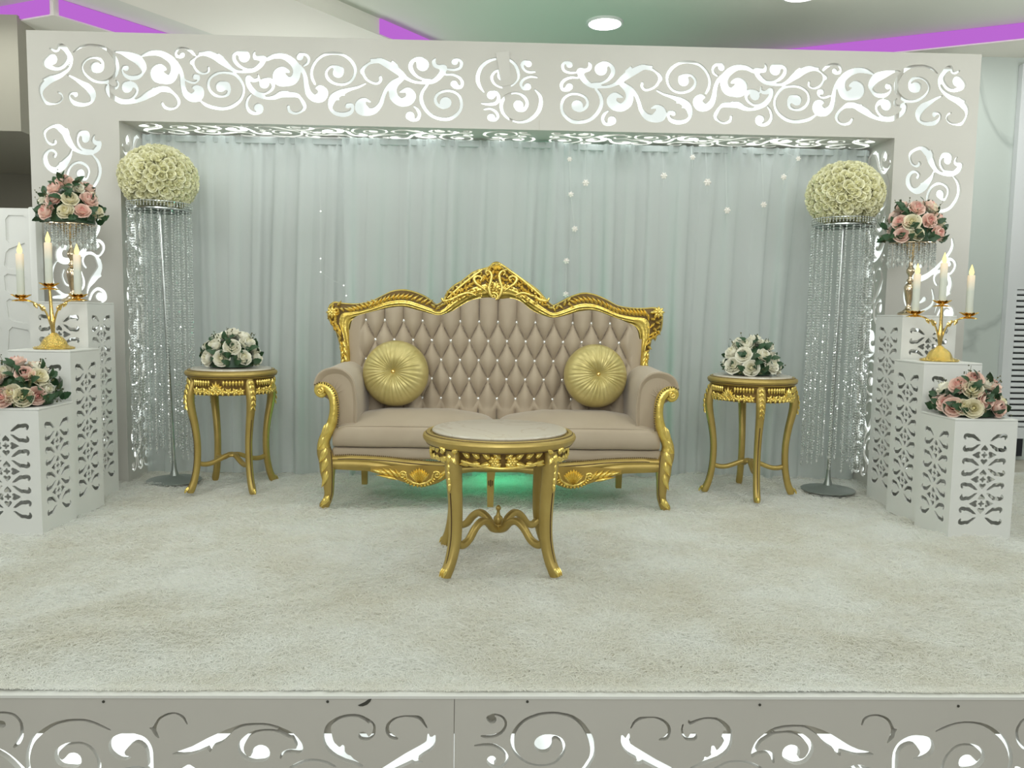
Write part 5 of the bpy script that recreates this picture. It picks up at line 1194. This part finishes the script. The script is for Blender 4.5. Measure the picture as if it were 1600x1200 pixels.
def bouquet(name, C, rx, rz, roses, label, group, rsize, low=-0.12, nleaf=34, seed=1, back=8, mix='PCW'):
    """C: middle of the dome's base; roses: pixel places on its near side"""
    C = vec(C); r = random.Random(seed); t = empty(name, tuple(C), label, 'flowers', group); S3 = np.array([rx, rx, rz])
    b = MB(); P = []
    b.lathe([(rx*.45, 0.001), (rx*.70, .004)]+[(rx*.70*cos(a), rz*.66*sin(a)+.006) for a in np.linspace(.15, 1.5, 7)], 20, C); tag(b.build('foliage_core', 'leaf', t), 'dark green foliage core')
    used = []
    for (x, y, kind) in roses:
        v = ray(x, y); o_ = (CAM-C)/S3*1.0; d_ = v/S3; A_ = d_.dot(d_); B_ = o_.dot(d_); D_ = B_*B_-A_*(o_.dot(o_)-.86**2)
        k_ = (-B_-sqrt(D_))/A_ if D_ > 0 else -B_/A_
        q = (o_+d_*k_); 
        if D_ <= 0: q = nrm(q)*.86
        n = nrm(q*np.array([1, 1, 1])/1.0); used.append(n); n2 = nrm(n+np.array([0, -.25, .10])); jit = nrm(n2+np.array([r.uniform(-.25, .25), 0, r.uniform(-.25, .25)]))
        p = C+q*S3; p[2] = max(p[2], C[2]+(.042 if low > 0 else .03)); put(r.choice(RM[kind]), 'rose', t, p-jit*rsize*.55, jit, rsize*r.uniform(.92, 1.08)*(.85 if kind == 'W' and mix != 'W' else 1), r.uniform(0, 6.28))
    for k in range(back):
        a = radians(15+150*(k+.5)/back); e = radians(r.choice((18, 42, 62))); n = np.array([cos(a)*cos(e), sin(a)*cos(e), sin(e)]); used.append(n); put(r.choice(RM[r.choice(mix)]), 'rose', t, C+n*S3*.82-n*rsize*.5, n, rsize, r.uniform(0, 6.28))
    for k in range(nleaf):
        a = 2.399963*k+r.uniform(-.3, .3); sn = r.uniform(low, .92); cs = sqrt(1-sn*sn); n = np.array([cs*cos(a), cs*sin(a), sn])
        if a % (2*pi) < pi*.9 and r.random() < .3: continue
        p = C+n*S3*r.uniform(.74, .86); p[2] = max(p[2], C[2]+(.026 if low > 0 else .012)); tn = np.array([-sin(a), cos(a), 0]); d_ = nrm(n*.75+tn*r.uniform(-1, 1)+np.array([0, 0, r.uniform(-.35, .5)]))
        if low > 0 and p[2] < C[2]+.06: d_ = nrm([d_[0], d_[1], abs(d_[2])*.4+.22])
        if p[2]+d_[2]*.05 < C[2]+.006: d_ = nrm([d_[0], d_[1], abs(d_[2])*.3])
        put(r.choice(LM), 'leaf', t, p, (0, 0, 1), 1, 0).matrix_local = Matrix.Translation(Vector(p)-parent_loc(t)) @ leafmat(d_, n, r.uniform(.042, .060)*rx/.155)
    b = MB()
    for k in range(34):
        a = r.uniform(0, 6.28); sn = r.uniform(max(low, -.05), .95); cs = sqrt(1-sn*sn); n = np.array([cs*cos(a), cs*sin(a), sn]); p0 = C+n*S3*.70; p0[2] = max(p0[2], C[2]+.01); p1 = C+n*S3*r.uniform(.94, 1.10)+np.array([r.uniform(-.012, .012), r.uniform(-.012, .012), r.uniform(-.008, .014)]); p1[2] = max(p1[2], C[2]+.008)
        b.sweep([p0, (p0+p1)/2+(0, 0, .004), p1], [.0013, .001, .0008], 4)
        for m_ in range(4):
            pp = p0+(p1-p0)*(.4+.18*m_)+np.array([r.uniform(-.007, .007) for _ in range(3)]); pp[2] = max(pp[2], C[2]+.005); b.ball(pp, r.uniform(.0022, .0042), 5, 3)
    tag(b.build('sprigs', 'sprig', t), kind='stuff')
    return t
def leafmat(d, n, s):
    x = nrm(d); z = nrm(vec(n)-x*vec(n).dot(x)); y = np.cross(z, x); m_ = Matrix.Identity(4)
    for i in range(3): m_[i][0] = x[i]*s; m_[i][1] = y[i]*s; m_[i][2] = z[i]*s
    return m_
def rp(o, sc, L): return [(o[0]+x/sc, o[1]+y/sc, k) for x, y, k in L]
bouquet('rose_bouquet', TL+(0.0, 0, .611), .152, .205, rp((270, 490), 4, [(370,110,'W'),(245,120,'W'),(470,115,'W'),(200,190,'W'),(255,200,'W'),(370,205,'W'),(470,182,'W'),(535,195,'W'),(300,278,'W'),(445,270,'W'),(215,275,'W'),(535,270,'W')]), 'dome of white roses on the left side table', 'white rose domes', .048, .02, 60, 1, 9, 'W')
bouquet('rose_bouquet', TR+(-0.01, 0, .611), .152, .215, rp((1080, 500), 4, [(410,95,'W'),(345,148,'W'),(475,152,'W'),(255,198,'W'),(325,215,'W'),(457,220,'W'),(555,220,'W'),(262,280,'W'),(375,300,'W'),(505,282,'W'),(580,298,'W'),(300,135,'W')]), 'dome of white roses on the right side table', 'white rose domes', .048, .02, 60, 2, 9, 'W')
cl_ = atY(36, 636, 3.30); cl_[2] = HL+.001
bouquet('rose_bouquet', (-1.895, 3.30, HL+.001), .150, .205, rp((0, 550), 12, [(280,170,'P'),(460,390,'P'),(740,450,'C'),(200,770,'C'),(700,820,'P'),(60,350,'W'),(430,980,'C'),(920,690,'W')])+[(-8, 592, 'P'), (-12, 622, 'C'), (4, 634, 'P'), (-30, 605, 'W')], 'dome of pink and white roses on the lowest left plinth', 'pink and cream rose domes', .046, .02, 60, 3, 7)
bouquet('rose_bouquet', (2.036, 3.33, HL+.001), .152, .205, rp((1460, 570), 11.43, [(720,240,'P'),(430,350,'P'),(690,430,'C'),(1090,300,'P'),(930,640,'P'),(520,740,'C'),(190,670,'P'),(330,900,'P'),(690,905,'C'),(1160,870,'P'),(1300,610,'C'),(960,320,'W'),(1400,790,'W')]), 'dome of pink and cream roses on the lowest right plinth', 'pink and cream rose domes', .046, .02, 60, 4, 7)

# ------------------------------------------------------------------ crystal-hung flower stands
BEAD = np.array([[1, 0, 0], [-1, 0, 0], [0, 1, 0], [0, -1, 0], [0, 0, 1.25], [0, 0, -1.25]]); BF = [(0, 2, 4), (2, 1, 4), (1, 3, 4), (3, 0, 4), (2, 0, 5), (1, 2, 5), (3, 1, 5), (0, 3, 5)]
def beads(b, p0, length, r, step, rnd, drop=0.0):
    n = int(length/step)
    for k in range(n):
        a = rnd.uniform(0, 1.57); c, s = cos(a), sin(a); V = BEAD*r; V = np.stack([V[:, 0]*c-V[:, 1]*s, V[:, 0]*s+V[:, 1]*c, V[:, 2]], 1); b.add(V+vec(p0)-np.array([0, 0, k*step]), BF)
    if drop: b.add(BEAD*np.array([drop, drop, drop*1.6])+vec(p0)-np.array([0, 0, n*step+drop]), BF)
def flower_stand(px, py, X, Y, roses, label, glabel, blabel, seed, ybase):
    c = np.array([X, Y, HT]); t = empty('flower_stand', tuple(c), label, 'flower stand', 'crystal-hung flower stands'); r = random.Random(seed)
    top = atY(px, ybase, Y)[2]; h = top-HT-0.01; P = [(.0005, 0), (.046, 0.001), (.050, .006), (.046, .012), (.030, .018), (.016, .030), (.010, .045), (.013, .060), (.019, .085), (.024, .110), (.025, .128), (.019, .142), (.010, .150), (.015, .155), (.015, .162), (.009, .168), (.009, .180), (.019, .195), (.019, .208), (.010, .222), (.008, .245), (.013, .262), (.024, .285), (.045, .305), (.060, .318), (.060, .324), (.0005, .326)]
    b = MB(); b.lathe([(r_, z*h/.326) for r_, z in P], 36, c); tag(b.build('stem', 'rosegold', t, angle=50), 'champagne metal baluster stem')
    b = MB()
    for R_ in (.045, .075, .102):
        b.sweep([c+np.array([R_*cos(a), R_*sin(a), h+.001]) for a in np.linspace(0, 2*pi, 33)[:-1]], .0022, 6, closed=True)
    for k in range(8): a = k*pi/4; b.sweep([c+np.array([.02*cos(a), .02*sin(a), h-.004]), c+np.array([.104*cos(a), .104*sin(a), h+.001])], .0020, 6)
    b.build('wire_tray', 'rosegold', t)
    b = MB()
    for R_, n_, L_ in ((.104, 26, .105), (.077, 18, .085), (.048, 12, .065)):
        for k in range(n_):
            a = 2*pi*k/n_+r.random()*.05; beads(b, c+np.array([R_*cos(a), R_*sin(a), h-.008]), L_*r.uniform(.75, 1.0), .0052, .0115, r, .007)
    tag(b.build('crystal_drops', 'crystal', t), 'hanging cut-crystal drops', kind='stuff')
    bouquet('rose_bouquet', c+np.array([0, 0, h+.004]), .150, .245, roses, blabel, 'pink and cream rose domes', .0445, -.10, 64, seed, 7)
flower_stand(110, 470, -1.975, 3.865, rp((0, 250), 4, [(335,165,'P'),(490,165,'W'),(400,122,'P'),(330,235,'P'),(437,237,'C'),(560,245,'P'),(282,318,'P'),(405,315,'C'),(515,312,'P'),(605,320,'C'),(262,225,'W'),(550,155,'P')]), 'champagne metal flower stand with hanging crystals on the tallest left plinth', '', 'dome of pink and white roses on the left crystal-hung stand', 21, 348)
flower_stand(1447, 497, 2.055, 3.895, rp((1300, 280), 4, [(535,175,'P'),(630,170,'C'),(615,255,'P'),(725,240,'C'),(500,265,'C'),(535,335,'C'),(670,335,'P'),(437,345,'P'),(745,175,'P'),(640,122,'P'),(770,345,'W'),(425,265,'P')]), 'champagne metal flower stand with hanging crystals on the tallest right plinth', '', 'dome of pink and cream roses on the right crystal-hung stand', 22, 378)

# ------------------------------------------------------------------ flower balls on tall crystal columns
def ball_stand(base, zr_, label, blabel, seed, tilt):
    base = vec(base); t = empty('crystal_column_stand', tuple(base), label, 'flower stand', 'tall crystal column stands'); r = random.Random(seed)
    b = MB(); b.lathe([(.0005, .0), (.135, 0.001), (.137, .006), (.130, .010), (.06, .016), (.024, .030), (.014, .060), (.0105, .10), (.0105, .11), (.0005, .111)], 48, base+(0, 0, -.006)); b.build('base', 'chromed', t, angle=40)
    top = base+np.array([tilt, 0, zr_]); b = MB(); b.sweep([base+(0, 0, .09), top], .0095, 12); b.build('pole', 'chrome', t)
    b = MB()
    for R_, z_ in ((.150, .0), (.150, .035), (.100, .0)): b.sweep([top+np.array([R_*cos(a), R_*sin(a), z_]) for a in np.linspace(0, 2*pi, 49)[:-1]], .0032, 6, closed=True)
    for k in range(6): a = k*pi/3; b.sweep([top+np.array([.0, 0, -.002]), top+np.array([.150*cos(a), .150*sin(a), 0])], .0035, 6)
    b.lathe([(.0005, .002), (.148, .002), (.148, .005), (.0005, .005)], 40, top); b.build('top_ring', 'chrome', t)
    b = MB()
    for R_, n_ in ((.150, 30), (.110, 12)):
        for k in range(n_):
            a = 2*pi*k/n_+r.random()*.06; L_ = zr_-0.13-r.uniform(0, .10); beads(b, top+np.array([R_*cos(a), R_*sin(a), -.010]), L_, .0053, .0135, r, .007)
    for k in range(60):
        a = 2*pi*k/60; beads(b, top+np.array([.153*cos(a), .153*sin(a), .034]), .03, .0045, .010, r)
    tag(b.build('crystal_strands', 'crystal', t), 'curtain of clear crystal bead strands', kind='stuff')
    Rb = .192; c = top+np.array([0, 0, .006+Rb*0.80]); g = empty('rose_ball', tuple(c), blabel, 'flowers', 'pale yellow rose balls')
    b = MB(); P = Rb*.83; b.ball(c, (P, P, P*.86), 28, 18); b.build('foam_core', 'ballrose', g)
    n = 290
    for k in range(n):
        z = 1-2*(k+.5)/n; a = 2.399963*k; q = sqrt(1-z*z); nn = np.array([q*cos(a), q*sin(a), z])+np.array([r.uniform(-.05, .05) for _ in range(3)]); nn = nrm(nn)
        if nn[2] < -.80: continue
        p = c+nn*np.array([Rb, Rb, Rb*.87])*.845; put(RB_[k % 3], 'rose', g, p, nrm(nn+np.array([r.uniform(-.25, .25) for _ in range(3)])), .031*r.uniform(.9, 1.15), r.uniform(0, 6.28))
    return t
RB_ = [rose_mesh('rose', 'ballrose', 500+i*37, [1.1, .8, 1.3][i], True) for i in range(3)]
ball_stand((-1.652, 4.205, 0.0), 1.395, 'tall chrome stand with a curtain of crystal strands at the left end of the curtains', 'ball of pale yellow roses on the left crystal column', 31, -.045)
ball_stand((1.800, 4.125, 0.0), 1.372, 'tall chrome stand with a curtain of crystal strands at the right end of the curtains', 'ball of pale yellow roses on the right crystal column', 32, .012)

# ------------------------------------------------------------------ candelabras and candles
def candelabra(bpx, cups, Y, z0, label, seed):
    b0 = atY(bpx[0], bpx[1], Y); c = np.array([b0[0], Y, z0]); t = empty('candelabra', tuple(c), label, 'candelabra', 'three-armed gold candelabras'); r = random.Random(seed)
    R_ = .080; b = MB(); b.lathe([(.0005, 0), (R_, .0005), (R_+.002, .006), (R_*.90, .010), (R_*.74, .013), (R_*.66, .018), (R_*.62, .028), (R_*.54, .040), (R_*.40, .052), (R_*.24, .060), (R_*.14, .070), (.0005, .072)], 44, c, mod=lambda th, i, rr, z: 1+.03*np.sin(11*th)*(i > 1)); b.build('base', 'brassh', t, angle=60)
    P = [atY(x, y, Y) for x, y in cups]; tc = P[0]; b = MB(); jn = c+np.array([(tc[0]-c[0])*.45, 0, (tc[2]-z0)*.42])
    b.sweep(crom3([c+(0, 0, .06), c*.75+jn*.25+(0, 0, .02), jn, jn*.45+tc*.55, tc-(0, 0, .012)]), np.interp(np.linspace(0, 1, 25), [0, .1, .35, .6, 1], [.010, .0065, .0115, .0075, .0055]), 10)
    b.build('stem', 'brass', t)
    for k, p in enumerate(P):
        if k:
            s = np.sign(p[0]-jn[0]); ax_ = abs(p[0]-jn[0]); m1 = jn+np.array([s*.006, 0, -.020]); m2 = jn+np.array([s*ax_*.22, 0, (p[2]-jn[2])*.42]); m3 = np.array([p[0]-s*ax_*.42, Y, p[2]-.030])
            b = MB(); b.sweep(crom3([c+np.array([s*.004, 0, .085]), m1, m2, m3, p-(0, 0, .012)]), np.interp(np.linspace(0, 1, 25), [0, .3, 1], [.0035, .0042, .0034]), 8)
            b.leaf(m2+(0, -.003, 0), (s*.6, 0, .8), (0, -1, 0), .038, .022, .006); b.leaf(m3+(0, -.003, 0), (-s*.5, 0, -.8), (0, -1, 0), .030, .016, .005); b.build('arm', 'brass', t)
        b = MB()
        for j in range(8):
            a = j*pi/4; d_ = np.array([cos(a), sin(a), 0]); b.leaf(p+(0, 0, -.014)+d_*.006, nrm(d_+(0, 0, .50)), (0, 0, 1), .040, .027, .007, nu=5, nv=4); b.leaf(p+(0, 0, -.020)+d_*.004, nrm(np.array([cos(a+.4), sin(a+.4), 0])-(0, 0, .15)), (0, 0, 1), .034, .022, .006, nu=5, nv=4)
        b.lathe([(.004, -.022), (.009, -.016), (.011, -.006), (.006, -.002)], 14, p); cup = b.build('cup', 'brass', t, angle=70)
        b = MB(); b.lathe([(.0005, -.002), (.016, -.001), (.021, .002), (.0215, .003), (.015, .0015), (.0005, .001)], 24, p); b.build('drip_plate', 'brass', cup)
    return P
def crom3(pts, n=25):
    P = np.asarray(pts, float); Q = np.vstack([2*P[0]-P[1], P, 2*P[-1]-P[-2]]); o = []
    for i in range(1, len(Q)-2):
        t = np.linspace(0, 1, 10, endpoint=False)[:, None]; p0, p1, p2, p3 = Q[i-1:i+3]; o.append(0.5*((2*p1)+(-p0+p2)*t+(2*p0-5*p1+4*p2-p3)*t*t+(-p0+3*p1-3*p2+p3)*t**3))
    o.append(P[-1:]); return resample(np.vstack(o), n)
def candle(p, h, label):
    t = empty('candle', tuple(p+np.array([0, 0, .0018])), label, 'candle', 'lit candles on the candelabras'); k = h/0.20
    b = MB(); b.lathe([(.0005, 0), (.0155, 0), (.0155, .196), (.0135, .2005), (.006, .199), (.0005, .198)], 20); w = b.build('wax_body', 'wax', t, world=False); w.scale = (1, 1, k)
    b = MB(); b.lathe([(.0005, 0), (.007, .003), (.0105, .012), (.0100, .020), (.0060, .034), (.0020, .046), (.0003, .051)], 14); f = b.build('flame', 'flame', t, world=False); f.location = (0, 0, .197*k)
def candles(P, tops, Y, labels):
    for p, (x, y), l in zip(P, tops, labels): candle(p, atY(x, y, Y)[2]-p[2]-.002, l)
PL_ = candelabra((85, 541), [(77, 444), (33, 462), (122, 461)], 3.585, HM+.001, 'gold three-armed candelabra on the middle left plinth', 41)
candles(PL_, [(75, 379), (32, 396), (121, 398)], 3.585, ['tall lit candle in the middle cup of the left candelabra', 'lit candle on the outer arm of the left candelabra, at the far left', 'lit candle on the inner arm of the left candelabra, before the flower stand'])
PR_ = candelabra((1467, 566), [(1472, 471), (1430, 487), (1514, 490)], 3.615, HM+.001, 'gold three-armed candelabra on the middle right plinth', 42)
candles(PR_, [(1474, 411), (1435, 428), (1518, 430)], 3.615, ['tall lit candle in the middle cup of the right candelabra', 'lit candle on the inner arm of the right candelabra, before the flower stand', 'lit candle on the outer arm of the right candelabra, at the far right'])
